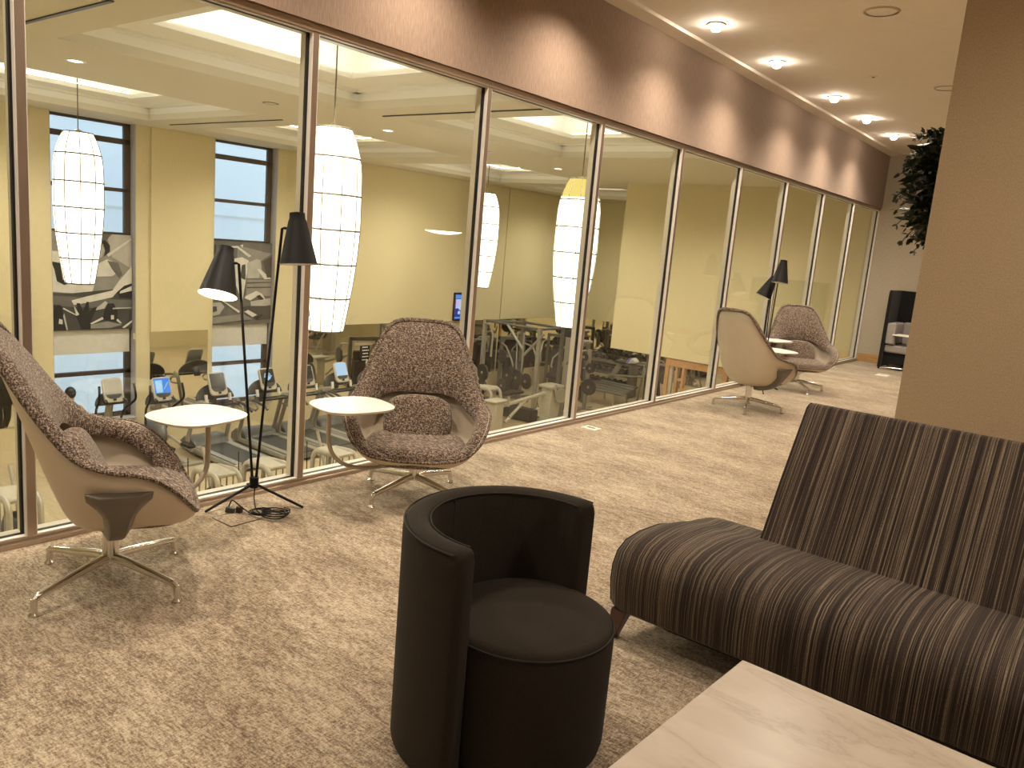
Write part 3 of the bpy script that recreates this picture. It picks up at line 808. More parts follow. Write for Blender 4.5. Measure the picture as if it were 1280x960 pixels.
# ------------------------------------------------------------------ gym ceiling things
def lantern(label, x, y, z0, z1, ztop, r, yellow=False):
    t = thing('pendant_lantern', label, 'pendant light', (x, y, z0), 0, 'tall white paper lanterns')
    H = z1-z0
    def rad(u):
        if u < .72: return r*(.585 + .415*sin(min(1., u/.58)*pi/2) - max(0, u-.58)*.12)
        q = (u-.72)/.28
        return r*(.983 - .40*q**2.4)
    us = [i/24 for i in range(25)]
    cut = .88 if yellow else 1.01
    MB().lathe([(rad(u), H*u) for u in us if u <= cut+.001], seg=32).build('paper_shade', 'lantern', t, angle=80)
    if yellow:
        MB().lathe([(rad(u), H*u) for u in us if u >= cut-.05], seg=32).build('shade_top', 'lantern_yellow', t, angle=80)['label'] = 'yellow shade top'
    s = MB()
    for k in range(10):
        a = 2*pi*k/10+.3
        s.tube([((rad(u)+.004)*cos(a), (rad(u)+.004)*sin(a), H*u) for u in us[::2]], .0065, 4)
    for u in (0, .17, .34, .51, .68, .86, 1.):
        s.tube([((rad(u)+.002)*cos(2*pi*k/32), (rad(u)+.002)*sin(2*pi*k/32), H*u) for k in range(32)], .010, 4, closed=True)
    s.build('wire_frame', 'rib', t)
    MB().cyl((0, 0, H), (0, 0, ztop-z0), .008, seg=8).build('cable', 'rib', t)
    MB().lathe([(.03, H), (.07, H+.005), (.05, H+.03), (.015, H+.05)], seg=16).build('cap', 'rib', t)
ZT = GC+fh+.52
lantern('white lantern hanging in front of the left window', -8.3, 5.17, .46, 2.60, ZT, .33)
lantern('largest white lantern, just right of the nearer floor lamp', -3.15, 5.62, .44, 2.63, ZT, .325)
lantern('far small white lantern beside the wall television', -8.5, 14.40, .46, 2.66, ZT, .33)
lantern('white lantern with a yellow top, split by a mullion', -3.05, 10.28, .35, 2.62, ZT, .335, True)
for i, (x, y, on, lb) in enumerate(((-5.64, 4.03, 1, 'lit recessed gym downlight above the left lantern'), (-5.60, 6.49, 0, 'dark unlit recessed downlight left of the big lantern'),
        (-5.73, 8.71, 1, 'lit gym downlight right of the big lantern top'), (-5.70, 11.1, 0, 'unlit gym downlight further along the ceiling beam'),
        (-5.88, 13.53, 1, 'lit gym downlight nearest the yellow topped lantern'), (-2.5, 2.75, 1, 'lit downlight at the top left corner beside the slot vent'))):
    t = thing('gym_downlight', lb, 'ceiling light', (x, y, GC), 0, 'recessed gym downlights')
    MB().lathe([(.075, -.006), (.105, -.006), (.11, 0), (.075, 0)], cap=False).build('trim_ring', 'gceilw' if on else 'taupe', t)
    MB().lathe([(.01, -.004), (.076, -.004), (.076, 0), (.01, 0)]).build('lens', 'bulbg' if on else 'gceil', t)
for i, (xa, xb, y, lb) in enumerate(((-4.25, -2.55, 3.0, 'black ceiling slot vent at the top left'), (-10.2, -6.85, 7.55, 'black ceiling slot vent above the two windows'),
        (-4.62, -1.9, 7.61, 'black ceiling slot vent right of the big lantern'))):
    o = MB().bb(xa, xb, y-.018, y+.018, GC-.012, GC-.001).build('ceiling_vent', 'gasket', smooth=False); tag(o, lb, 'vent')
t = thing('reflection_disc', 'slim white glowing disc standing in for a reflection in the glass', 'pendant light', (-5.0, 9.35, 1.66))  # added glowing disc in place of a reflection in the glass
MB().lathe([(.01, -.045), (.12, -.038), (.22, -.022), (.30, 0), (.29, .008), (.01, .010)], seg=40).build('disc', 'pendant', t)
MB().cyl((0, 0, .01), (0, 0, GC-1.66), .0012, seg=6).build('cable', 'gwall', t)  # added cable for the stand-in disc
# spots added to light the hall, on a grid apart from the fixtures above
for x in (-9.0, -5.75, -2.6):
    for y in (1.0, 5.2, 9.5, 13.8):
        spot(x, y, 3.05, 360, R(160), 1., (1., .94, .82), .12)
for x in (-9, -3): spot(x, 19.5, 3.05, 400, R(160), 1., (1., .94, .82), .12)

# ------------------------------------------------------------------ gym equipment (forward is local +X)
M['hood'] = simple('slate_grey_hood', (.13,.135,.14), .35, .1)
def rrect(w, h, r, n=5):
    pts = []
    for cx, cy, a0 in ((w/2-r, h/2-r, 0), (-w/2+r, h/2-r, 90), (-w/2+r, -h/2+r, 180), (w/2-r, -h/2+r, 270)):
        for k in range(n+1):
            a = R(a0+90*k/n); pts.append((cx+r*cos(a), cy+r*sin(a)))
    return pts
def text_mesh(s, body, size, T, depth=.001):
    cu = bpy.data.curves.new('txt', 'FONT'); cu.body = body; cu.size = size; cu.extrude = depth; cu.align_x = 'CENTER'; cu.align_y = 'CENTER'
    ob = bpy.data.objects.new('txt', cu); COL.objects.link(ob)
    me = bpy.data.meshes.new_from_object(ob.evaluated_get(bpy.context.evaluated_depsgraph_get()))
    bm2 = bmesh.new(); bm2.from_mesh(me); bm2.transform(T)
    vm = {v: s.bm.verts.new(v.co) for v in bm2.verts}
    for f in bm2.faces:
        try: q = s.bm.faces.new([vm[v] for v in f.verts]); q.material_index = s.mi
        except ValueError: pass
    bm2.free(); bpy.data.objects.remove(ob); bpy.data.meshes.remove(me); bpy.data.curves.remove(cu)
def display(t, pos, tilt, mode, w=.36, h=.46):
    """screen head facing local -X and a little up"""
    T = Matrix.Translation(pos) @ Matrix.Rotation(R(tilt), 4, 'Y') @ Matrix(((0, 0, -1, 0), (-1, 0, 0, 0), (0, 1, 0, 0), (0, 0, 0, 1)))
    def put(s): s.bm.transform(T)
    s = MB(); s.prism(rrect(w, h, .07), .05, (0, 0, -.05)); put(s)
    d = s.build('display_housing', 'beigem', t, bevel=.012)
    s = MB(); s.prism(rrect(w*.84, h*.66, .02), .006, (0, h*.12, 0)); put(s)
    scr = s.build('screen', {'off': 'scr_off', 'logo': 'scr_off', 'show': 'scr_blue', 'pale': 'scr_pale', 'glare': 'silver'}[mode], d, bevel=.002)
    s = MB(); s.prism([(-w*.40, -.06), (w*.40, -.06), (w*.36, -.10), (w*.22, -.135), (-w*.22, -.135), (-w*.36, -.10)], .012, (0, -.02, 0)); put(s)
    s.build('keypad', 'darkgrey', d, bevel=.003)
    s = MB(); s.prism(rrect(.055, .035, .012), .016, (0, -h*.5+.05, 0)); put(s)
    s.build('button', 'blackgloss', d)
    if mode == 'logo':
        s = MB(); y0 = h*.12
        sh = [(0, -.075), (.045, -.045), (.06, -.005), (.052, .05), (.03, .058), (0, .062), (-.03, .058), (-.052, .05), (-.06, -.005), (-.045, -.045)]
        s.prism([(x*1.25, y*1.15+y0) for x, y in sh], .002, (0, 0, .006)); put(s)
        e = s.build('screen_emblem', 'scr_cyan', d)
        s = MB(); s.prism([(-.095, y0-.012), (.095, y0+.004), (.105, y0+.022), (-.085, y0+.006)], .002, (0, -.012, .008)); put(s)
        s.build('screen_emblem', 'scr_pale', d)
        s = MB(); text_mesh(s, 'WB', .085, Matrix.Translation((0, y0+.018, .0105)) , .0008); put(s)
        s.build('screen_emblem', 'scr_navy', d, smooth=False)
    if mode == 'show':
        s = MB(); y0 = h*.12
        s.prism([(-.125, y0-.12), (.0, y0-.12), (.01, y0+.115), (-.125, y0+.115)], .001, (0, 0, .006))
        put(s); s.build('screen_picture', 'scr_cyan', d, smooth=False)
        s = MB()
        for x in (-.085, -.035):
            s.prism([(x-.018, y0-.10), (x+.018, y0-.10), (x+.022, y0+.02), (x, y0+.08), (x-.022, y0+.02)], .001, (0, 0, .0075))
        s.prism([(.02, y0-.06), (.03, y0-.065), (.13, y0+.075), (.12, y0+.08)], .001, (0, 0, .0075))
        put(s); s.build('screen_picture', 'scr_pale', d, smooth=False)
    return d
def treadmill(label, x, y, mode):
    t = thing('treadmill', label, 'treadmill', (x, y, GZ), pi, 'treadmills facing the windows')
    s = MB(); s.prism([(-1.04, .05), (-1.0, .16), (.45, .17), (.45, .06), (-.9, .03)], .80, (0, .40, 0), (1, 0, 0), (0, 0, 1)); s.build('deck', 'midgrey', t, bevel=.01)
    MB().bb(-1.0, .46, -.255, .255, .15, .178).build('belt', 'belt', t, bevel=.006)
    for sy in (-1, 1):
        MB().bb(-1.02, .44, sy*.262, sy*.385, .16, .188).build('foot_rail', 'silver', t, bevel=.008)
        MB().bb(-1.06, -1.0, sy*.30, sy*.42, .05, .17).build('end_cap', 'beigem', t, bevel=.012)
    s = MB(); s.prism([(.43, .05), (.40, .17), (.47, .265), (.62, .315), (.86, .30), (1.0, .20), (1.02, .05)], .74, (0, .37, 0), (1, 0, 0), (0, 0, 1)); s.build('motor_hood', 'hood', t, bevel=.035, seg=3)
    for sy in (-1, 1):
        yy = sy*.415
        pth = [(-1.0, yy, .11), (.30, yy, .12)] + bez((.50, yy, .12), (.66, yy, .13), (.60, yy, .32), 6) + [(.40, yy*.98, .88)] + bez((.36, yy*.98, .98), (.32, yy*.97, 1.06), (.18, yy*.95, 1.06), 4)
        MB().tube(pth, [.045]*len(pth), 10, flat=(.75, 1.25)).build('upright', 'silver', t)
        MB().tube([(.30, yy*.97, 1.04), (.05, yy*.96, 1.03), (-.22, yy*.94, .98), (-.30, yy*.92, .93)], .026, 8).build('handrail', 'darkgrey', t)
        MB().tube([(.30, yy*.95, .86), (.08, yy*.95, .84), (.0, yy*.95, .90), (.08, yy*.95, .97), (.28, yy*.95, 1.0)], .022, 8).build('side_grip', 'silver', t)
    s = MB(); s.prism([(.40*cos(R(a)), .05+.30*sin(R(a))) for a in range(0, 181, 12)], .05, (.36, 0, 1.05), (0, -1, 0), (.35, 0, .94)); s.build('dash', 'darkgrey', t, bevel=.012)
    s = MB(); s.prism(rrect(.78, .14, .05), .05, (.16, 0, 1.055), (0, 1, 0), (1, 0, .1)); s.build('cup_tray', 'blackgloss', t, bevel=.012)
    for sy in (-1, 1): MB().cyl((.24, sy*.25, 1.08), (.27, sy*.25, 1.22), .03).build('fan_grip', 'paper', t)
    display(t, (.27, 0, 1.42), 22, mode)
    MB().tube([(.45, 0, 1.02), (.42, 0, 1.2), (.33, 0, 1.36)], .05, 10, flat=(1.6, .6)).build('display_neck', 'darkgrey', t)
    return t
TM = [('treadmill with a plain dark screen in front of the second window', 8.28, 'off'),
      ('treadmill with a blue emblem on its screen, behind the floor lamp', 9.40, 'logo'),
      ('treadmill half hidden by the mullion right of the floor lamp', 10.36, 'off'),
      ('treadmill with a pale blue screen left of the facing lounge chair', 11.30, 'pale'),
      ('treadmill hidden mostly behind the facing lounge chair', 12.25, 'off')]
for lb, y, md in TM: treadmill(lb, -9.43, y, md)

def elliptical(label, x, y, mode, rz=pi):
    t = thing('elliptical_trainer', label, 'elliptical trainer', (x, y, GZ), rz, 'elliptical trainers by the windows')
    s = MB(); s.bb(-.75, .75, -.05, .05, .03, .10); s.bb(-.78, -.70, -.30, .30, 0, .06); s.bb(.66, .74, -.30, .30, 0, .06); s.build('base_frame', 'silver', t, bevel=.012)
    s = MB(); s.ball((.42, 0, .38), (.36, .16, .34), 18); s.build('drive_housing', 'hood', t)
    MB().tube([(.40, 0, .6), (.32, 0, .95), (.22, 0, 1.20)], [.07, .06, .05], 10, flat=(1.2, .8)).build('mast', 'silver', t)
    for sy in (-1, 1):
        pth = spline([(.42, sy*.20, .42), (.30, sy*.25, .85), (.12, sy*.31, 1.02), (-.02, sy*.33, 1.16), (.02, sy*.31, 1.42)], 5)
        MB().tube(pth, .022, 8).build('moving_handle', 'black', t)
        MB().tube([(.42, sy*.19, .36), (.0, sy*.20, .30), (-.55, sy*.20, .24)], .03, 8).build('pedal_arm', 'beigem', t)
        s = MB(); s.prism(rrect(.34, .15, .04), .05, (-.42, sy*.20, .28)); s.build('pedal', 'black', t, bevel=.01)
        MB().tube([(.26, sy*.10, 1.12), (.10, sy*.16, 1.13), (.02, sy*.17, 1.11)], .018, 8).build('fixed_grip', 'darkgrey', t)
    s = MB(); s.prism([(.30*cos(R(a)), .26*sin(R(a))) for a in range(0, 181, 15)], .05, (.24, 0, 1.00), (0, -1, 0), (.35, 0, .94)); s.build('dash', 'darkgrey', t, bevel=.012)
    display(t, (.16, 0, 1.30), 20, mode)
    return t
elliptical('elliptical trainer with swing handles in front of the left window', -10.35, 6.66, 'glare')
elliptical('elliptical trainer with a bright blue picture on its screen, before the mirror', -10.05, 7.44, 'show')

def stepper(label, x, y, rz=pi, pipe=True):
    t = thing('stepper', label, 'exercise machine', (x, y, GZ), rz, 'low cream stepper machines near the glass')
    s = MB(); s.bb(-.42, .50, -.26, .26, .02, .09); s.build('base', 'midgrey', t, bevel=.015)
    for sy in (-1, 1):
        pth = [(-.40, sy*.18, .08), (-.40, sy*.18, .66)] + bez((-.40, sy*.18, .74), (-.39, sy*.18, .90), (-.22, sy*.18, .91), 5) + [(.12, sy*.18, .88)] + bez((.16, sy*.18, .88), (.28, sy*.18, .86), (.30, sy*.18, .72), 5) + [(.34, sy*.18, .08)]
        MB().tube(pth, .036, 10, flat=(1., 1.3)).build('arch', 'beigem', t)
        for xx in (-.22, -.05, .12):
            MB().cyl((xx, sy*.17, .09), (xx, sy*.17, .88), .012, seg=8).build('strut', 'silver', t)
    s = MB(); s.bb(-.34, .26, -.15, .15, .86, .92); s.build('top_cover', 'beigem', t, bevel=.02)
    s = MB(); s.tube([(-.06, -.10, .5), (-.06, .10, .5)], .16, 20); s.build('flywheel', 'darkgrey', t, bevel=.02)
    s = MB(); s.ball((.46, -.12, .22), (.20, .13, .19), 16); s.build('wheel_cover', 'hood', t)
    if pipe:
        MB().tube(spline([(.62, -.22, .12), (.52, -.26, .25), (.56, -.24, .60), (.72, -.22, 1.05)], 5), .026, 8).build('grab_bar', 'beigem', t)
    MB().cyl((.55, .10, .30), (.58, .10, .95), .008, seg=8).build('cable', 'black', t)
    s = MB(); s.box((.55, .10, .26), (.07, .06, .16)); s.build('weight_block', 'silver', t, bevel=.01)
    return t
stepper('cream stepper machine just below the nearer white side tablet', -6.35, 6.22)
stepper('cream stepper machine behind the nearer floor lamp legs', -6.25, 7.02, pi, False)
stepper('cream stepper machine right of the mullion, below the second tablet', -6.2, 8.30)
stepper('cream stepper machine at the left photo edge, beyond the first mullion', -6.9, 3.72)
stepper('cream arched stepper beside the right arm of the facing lounge chair', -8.75, 15.15, pi, False)

# strength corner
def disc(s, c, r, th, ax): s.cyl(Vector(c)-Vector(ax)*th/2, Vector(c)+Vector(ax)*th/2, r, seg=28)
t = thing('squat_rack', 'tall grey squat rack with crossing arms and black plates', 'weight machine', (-9.05, 16.85, GZ))
t.scale = (1.07, 1.07, .985)
for (x, y) in ((-.85, -.4), (-.30, .5), (.90, -.4), (.95, .5)):
    MB().bb(x-.045, x+.045, y-.045, y+.045, 0, 2.50).build('post', 'silver' if y < 0 else 'midgrey', t, smooth=False, bevel=.006)
for a, c_ in (((-.85, -.4, 2.46), (.90, -.4, 2.46)), ((-.30, .5, 2.46), (.95, .5, 2.46)), ((-.85, -.4, .06), (-.30, .5, .06)), ((.90, -.4, .06), (.95, .5, .06)), ((-.3, .5, 2.46), (-.85, -.4, 2.46)), ((.9, -.4, 2.46), (.95, .5, 2.46))):
    MB().cyl(a, c_, .035, seg=8).build('crossbar', 'midgrey', t)
for a, c_ in (((-.10, -.42, 2.45), (.45, -.42, 1.85)), ((1.05, -.42, 2.36), (.46, -.42, 1.68))):
    MB().cyl(a, c_, .035, seg=10).build('lever_arm', 'silver', t)
MB().cyl((.45, -.43, 2.3), (.47, -.43, .95), .022, seg=10).build('pull_rod', 'silver', t)
MB().cyl((.25, -.43, 2.3), (.30, -.43, .95), .018, seg=10).build('pull_rod', 'silver', t)
MB().tube([(-.85, -.45, 2.40), (-.62, -.48, 2.38), (-.50, -.48, 2.1), (-.52, -.48, 1.5)], .025, 8).build('grip_bar', 'silver', t)
s = MB(); s.bb(-.15, .15, -.6, .2, .52, .60); s.build('seat_pad', 'rubber', t, bevel=.03)
s = MB(); s.prism(rrect(.30, .8, .06), .08, (.1, -.1, 1.05), (1, 0, 0), (0, .25, .95)); s.build('back_pad', 'rubber', t, bevel=.02)
plates = [((-.72, -.50, 1.02), .24), ((-.72, -.50, .62), .22), ((.12, -.52, 1.10), .25), ((.40, -.52, 1.08), .23), ((.70, -.52, 1.04), .21), ((-.05, -.5, .78), .2)]
for c_, r in plates:
    s = MB(); disc(s, c_, r, .05, (.3, .95, 0)); p_ = s.build('weight_plate', 'rubber', t, bevel=.012)
    s = MB(); disc(s, (c_[0]-.01, c_[1]-.03, c_[2]), .035, .03, (.3, .95, 0)); s.build('hub', 'silver', p_)
s = MB(); s.bb(-.55, 1.1, -.75, -.45, .02, .34); s.build('storage_base', 'rubber', t, bevel=.02)
t = thing('cable_station', 'cream low cable machine with two arms and stirrup handles', 'weight machine', (-7.7, 15.3, GZ))
MB().bb(-.20, .12, -1.05, -.75, 0, .80).build('tower', 'beigem', t, bevel=.03)
MB().bb(.02, .34, .85, 1.25, 0, 1.02).build('tower', 'beigem', t, bevel=.03)
MB().bb(-.22, .14, -1.12, -.62, .78, .84).build('top_cover', 'beigem', t, bevel=.02)
MB().bb(-.05, .40, .80, 1.32, 1.0, 1.08).build('top_cover', 'beigem', t, bevel=.02)
MB().cyl((-.02, -.7, .66), (.12, .9, .86), .05, seg=10).build('beam', 'beigem', t)
MB().cyl((.02, -.55, .25), (.08, .20, .78), .04, seg=10).build('brace', 'beigem', t)
for (x, y, z) in ((.14, -.62, .92), (.40, .95, 1.12)): MB().cyl((x, y, z-.25), (x, y, z), .035, seg=10).build('pulley_post', 'silver', t)
s = MB(); disc(s, (.44, 1.15, .82), .19, .05, (.95, -.3, 0)); s.build('pulley_wheel', 'silver', t, bevel=.01)
for (x, y, z) in ((.17, -.64, .68), (.15, .55, .80), (.47, 1.30, .72)):
    h = MB(); h.tube([(x, y, z), (x, y, z-.14), (x+.01, y-.06, z-.30), (x+.01, y+.06, z-.30), (x, y, z-.14)], .010, 6); ho = h.build('stirrup_handle', 'black', t)
    MB().cyl((x+.01, y-.06, z-.30), (x+.01, y+.06, z-.30), .016, seg=8).build('grip', 'paper', ho)
t = thing('pulley_tower', 'thick beige upright pulley column with a slanted top arm', 'weight machine', (-7.62, 17.2, GZ))
MB().bb(-.10, .10, -.12, .12, 0, 2.25).build('column', 'silver', t, bevel=.012)
MB().cyl((-.12, 0, 2.20), (.72, -.1, 2.24), .03, seg=10).build('top_arm', 'beigem', t)
MB().cyl((.02, -.13, 1.55), (.62, -.2, 2.2), .03, seg=10).build('brace', 'midgrey', t)
MB().bb(-.35, .35, -.3, .3, 0, .06).build('foot', 'midgrey', t, bevel=.01)
MB().bb(-.16, .12, -.10, .10, 2.25, 2.42).build('pulley_head', 'rubber', t, bevel=.02)

t = thing('plate_tree', 'grey weight tree holding black and yellow plates', 'weight rack', (-8.15, 19.0, GZ))
MB().bb(-.05, .05, -.05, .05, 0, 1.75).build('post', 'silver', t, bevel=.006)
s = MB(); s.bb(-.5, .5, -.04, .04, 0, .07); s.bb(-.04, .04, -.4, .4, 0, .07); s.build('foot', 'silver', t, bevel=.01)
pegs = [(-.25, .80), (.25, .72), (-.22, 1.20), (.24, 1.26), (.0, 1.55)]
for x, z in pegs: MB().cyl((x*.2, 0, z), (x, -.30, z), .02, seg=8).build('peg', 'silver', t)
for (x, z), r, mt, lb in zip(pegs, (.21, .23, .19, .14, .12), ('yellow', 'rubber', 'rubber', 'rubber', 'rubber'),
        ('yellow rubber weight plate on the weight tree', 'big black plate right of the yellow plate on the tree', 'black plate directly above the yellow plate on the tree',
         'small black plate at the right of the tree, above the big one', 'topmost small black plate on the weight tree')):
    pl = thing('weight_plate', lb, 'weight plate', (-8.15+x, 19.0-.26, GZ+z), 0, 'plates on the weight tree')
    s = MB(); s.lathe([(.022, -.03), (r*.3, -.034), (r*.45, -.022), (r*.8, -.022), (r, -.03), (r, .03), (r*.8, .022), (r*.3, .034), (.022, .03), (.022, -.03)], cap=False)
    s.bm.transform(Matrix.Rotation(R(90), 4, 'X') ); s.build('disc', mt, pl)
    s = MB(); s.lathe([(.021, -.036), (.04, -.036), (.04, .036), (.021, .036), (.021, -.036)], cap=False); s.bm.transform(Matrix.Rotation(R(90), 4, 'X')); s.build('hub', 'silver', pl)

t = thing('adjustable_bench', 'grey slatted training bench with A-frame supports', 'bench', (-7.6, 20.4, GZ))
for k in range(5):
    MB().box((-.55+k*.02, -.30+.15*k, .42+.045*k), (1.3, .11, .05), (.28, 0, 0)).build('slat', 'midgrey', t, bevel=.012)
for x in (-1.0, -.2): MB().cyl((x, -.35, .38), (x+.05, -.5, .03), .03, seg=8).build('leg', 'silver', t)
for x in (-1.0, -.2): MB().cyl((x, .3, .55), (x+.05, .35, .03), .03, seg=8).build('leg', 'silver', t)
for a, c_ in (((.30, .35, 1.30), (.62, .15, .03)), ((.30, .35, 1.30), (.05, .6, .03)), ((-.95, .4, .80), (.55, .3, .98))):
    MB().cyl(a, c_, .03, seg=8).build('frame_bar', 'silver', t)
s = MB(); s.box((-.2, .5, 1.28), (1.1, .36, .06), (.1, 0, 0)); s.build('pad', 'darkgrey', t, bevel=.02)
s = MB(); s.box((-.75, .55, 1.0), (.16, .06, .75), (0, .5, 0)); s.build('side_panel', 'silver', t, bevel=.01)
o = thing('towel', 'folded white and blue towel draped on the training bench', 'towel', (-7.55, 20.85, GZ+1.33), .1)
s = MB(); s.prism([(-.22, 0), (.05, .03), (.10, .06), (-.02, .16), (-.12, .17)], .30, (0, -.15, 0), (1, 0, 0), (0, 0, 1)); s.build('cloth', 'paper', o, bevel=.02)
s = MB(); s.prism([(-.20, .012), (-.16, .016), (-.06, .168), (-.10, .17)], .304, (0, -.152, 0), (1, 0, 0), (0, 0, 1)); s.build('stripe', 'scr_navy', o)
# dumbbell racks along the far end
t = thing('dumbbell_rack', 'three-tier rack of dumbbells before the far gym wall', 'weight rack', (-9.4, 21.9, GZ))
for x in (-1.1, 1.1): MB().bb(x-.04, x+.04, -.25, .25, 0, 1.15).build('side_frame', 'midgrey', t, bevel=.01)
for z in (.35, .72, 1.08): MB().box((0, -.02, z), (2.2, .40, .04), (.25, 0, 0)).build('shelf', 'midgrey', t, bevel=.006)
db = thing('dumbbell', 'round black dumbbell on the three-tier rack', 'dumbbell', (-10.3, 21.88, GZ+1.175), 0, 'dumbbells on the three-tier rack')
MB().cyl((0, -.06, 0), (0, .06, 0), .016, seg=8).build('handle', 'silver', db)
for sy in (-1, 1): MB().cyl((0, sy*.055, 0), (0, sy*.14, 0), .065, seg=14).build('head', 'rubber', db)
for zi, z in enumerate((1.175, .815, .445)):
    for k in range(9):
        if zi == 0 and k == 0: continue
        dup(db, (-10.3+.22*k, 21.88, GZ+z))
# wood framed partition below the bulkhead
t = thing('wooden_partition', 'honey wood framed partition under the bulkhead wall', 'partition', (-2.2, 16.3, GZ))
MB().bb(-2.12, 2.05, -.07, .07, 2.12, 2.28).build('lintel', 'oak', t, smooth=False, bevel=.006)
for x0, x1, mt in ((-2.12, -2.02, 'oak'), (-1.86, -1.80, 'oak'), (-1.70, -1.64, 'oak'), (-.72, -.62, 'oak'), (.7, .8, 'oak'), (1.95, 2.05, 'oak')):
    MB().bb(x0, x1, -.06, .06, 0, 2.12).build('post', mt, t, smooth=False, bevel=.006)
MB().bb(-2.02, -1.94, -.03, .03, 0, 2.12).build('edge_panel', 'beigem', t, smooth=False)
for z in (.5, .95, 1.4, 1.8): MB().bb(-1.80, -1.70, -.03, .03, z, z+.06).build('rung', 'oak', t, smooth=False)
for z in (1.15, 1.62): MB().bb(-1.64, -.72, -.10, .10, z, z+.03).build('shelf', 'oak', t, smooth=False)
for i, (x, y, lb) in enumerate(((-3.2, 18.0, 'black and cream leg machine behind the wooden partition, left one'), (-1.9, 18.4, 'black and cream leg machine behind the wooden partition, right one'))):
    q = thing('leg_press', lb, 'weight machine', (x, y, GZ), .4*i, 'machines behind the wooden partition')
    MB().bb(-.35, .35, -.5, .5, 0, .10).build('base', 'beigem', q, bevel=.02)
    MB().bb(-.28, .28, .30, .48, .1, 1.75).build('weight_stack', 'beigem', q, bevel=.02)
    s = MB(); s.box((0, -.15, .62), (.45, .5, .10), (.15, 0, 0)); s.build('seat_pad', 'rubber', q, bevel=.03)
    s = MB(); s.box((0, .16, 1.10), (.45, .10, .85), (-.2, 0, 0)); s.build('back_pad', 'rubber', q, bevel=.03)
    for sx in (-1, 1):
        MB().tube([(sx*.36, .3, 1.6), (sx*.40, -.2, 1.55), (sx*.38, -.45, 1.2), (sx*.34, -.5, .7)], .03, 8).build('lever_arm', 'black', q)
        MB().tube([(sx*.30, -.4, .1), (sx*.30, -.2, .6), (sx*.30, .3, 1.2)], .03, 8).build('frame_tube', 'beigem', q)

for k, (x, y, rz, lb) in enumerate(((-10.2, 18.4, 1.2, 'dark weight machine behind the squat rack, nearest the window wall'), (-9.3, 19.6, -.6, 'dark weight machine behind the squat rack, beside the weight tree'),
        (-10.3, 20.4, .4, 'dark weight machine farthest back beside the dumbbell rack'), (-6.3, 20.2, 2.2, 'dark weight machine right of the training bench'), (-9.9, 14.0, 1.9, 'dark weight machine between treadmills and cream arched stepper'),
        (-10.1, 15.7, 2.6, 'dark weight machine under the wall television'))):
    q = thing('chest_press', lb, 'weight machine', (x, y, GZ), rz, 'dark weight machines in the strength corner')
    s = MB(); s.bb(-.45, .45, -.06, .06, 0, .08); s.bb(-.06, .06, -.6, .6, 0, .08); s.build('base', 'midgrey', q, bevel=.01)
    for sx in (-1, 1): MB().bb(sx*.38-.045, sx*.38+.045, .42, .52, 0, 1.75).build('post', 'midgrey', q, bevel=.008)
    MB().bb(-.42, .42, .42, .52, 1.70, 1.80).build('crossbar', 'midgrey', q, bevel=.008)
    MB().bb(-.26, .26, .40, .54, .12, 1.15).build('weight_stack', 'rubber', q, bevel=.008)
    s = MB(); s.box((0, -.10, .52), (.42, .46, .09), (.1, 0, 0)); s.build('seat_pad', 'rubber', q, bevel=.03)
    s = MB(); s.box((0, .20, 1.0), (.40, .09, .80), (-.15, 0, 0)); s.build('back_pad', 'rubber', q, bevel=.03)
    for sx in (-1, 1):
        MB().tube([(sx*.40, .45, 1.6), (sx*.46, .05, 1.55), (sx*.44, -.30, 1.2), (sx*.38, -.36, .95), (sx*.25, -.38, .95)], .028, 8).build('press_arm', 'silver', q)
        p_ = MB().cyl((sx*.50, .10, 1.25), (sx*.56, .10, 1.25), .21, seg=24).build('weight_plate', 'rubber', q, bevel=.012)
# wall television
t = thing('television', 'wall television showing a blue and pink sports broadcast', 'television', (GX+.06, 16.66, -.36))
MB().bb(-.03, .035, -.33, .33, -.37, .42).build('case', 'black', t, bevel=.008)
MB().bb(.035, .038, -.31, .31, -.33, .38).build('screen', 'scr_navy', t, smooth=False)
MB().bb(.038, .040, -.31, .31, .26, .36).build('screen_banner', 'scr_blue', t, smooth=False)
MB().bb(.038, .040, -.31, .31, -.31, -.26).build('screen_banner', 'scr_blue', t, smooth=False)
MB().bb(.038, .040, -.29, .27, -.02, .24).build('screen_picture', 'scr_lilac', t, smooth=False)
MB().bb(.040, .042, -.0, .26, -.04, .20).build('screen_picture', 'scr_pink', t, smooth=False)
s = MB()
for yy, zz, r in ((-.08, .13, .05), (-.10, .0, .07), (-.14, -.14, .05)): s.cyl((.040, yy, zz), (.043, yy, zz), r, seg=16)
s.build('screen_figure', 'scr_pale', t, smooth=False)
MB().bb(-.06, -.03, -.1, .1, -.1, .1).build('wall_bracket', 'midgrey', t, smooth=False)
# board on the mirror in place of a sign's reflection
t = thing('sign_reflection', 'reflected black notice with five white text lines, put on the mirror as a board', 'sign', (GX+.012, 13.2, -1.50))
MB().bb(0, .014, -.15, .15, -.21, .21).build('board', 'blackgloss', t, smooth=False, bevel=.003)
for k, wd in enumerate((.16, .24, .20, .23, .18)):
    s = MB(); y_ = -wd/2; rn = random.Random(k)
    while y_ < wd/2-.02:
        l_ = rn.uniform(.025, .06); s.bb(.014, .016, -y_-l_, -y_, .17-.08*k-.014, .17-.08*k+.014); y_ += l_+.014
    s.build('text_line', 'paper', t, smooth=False)

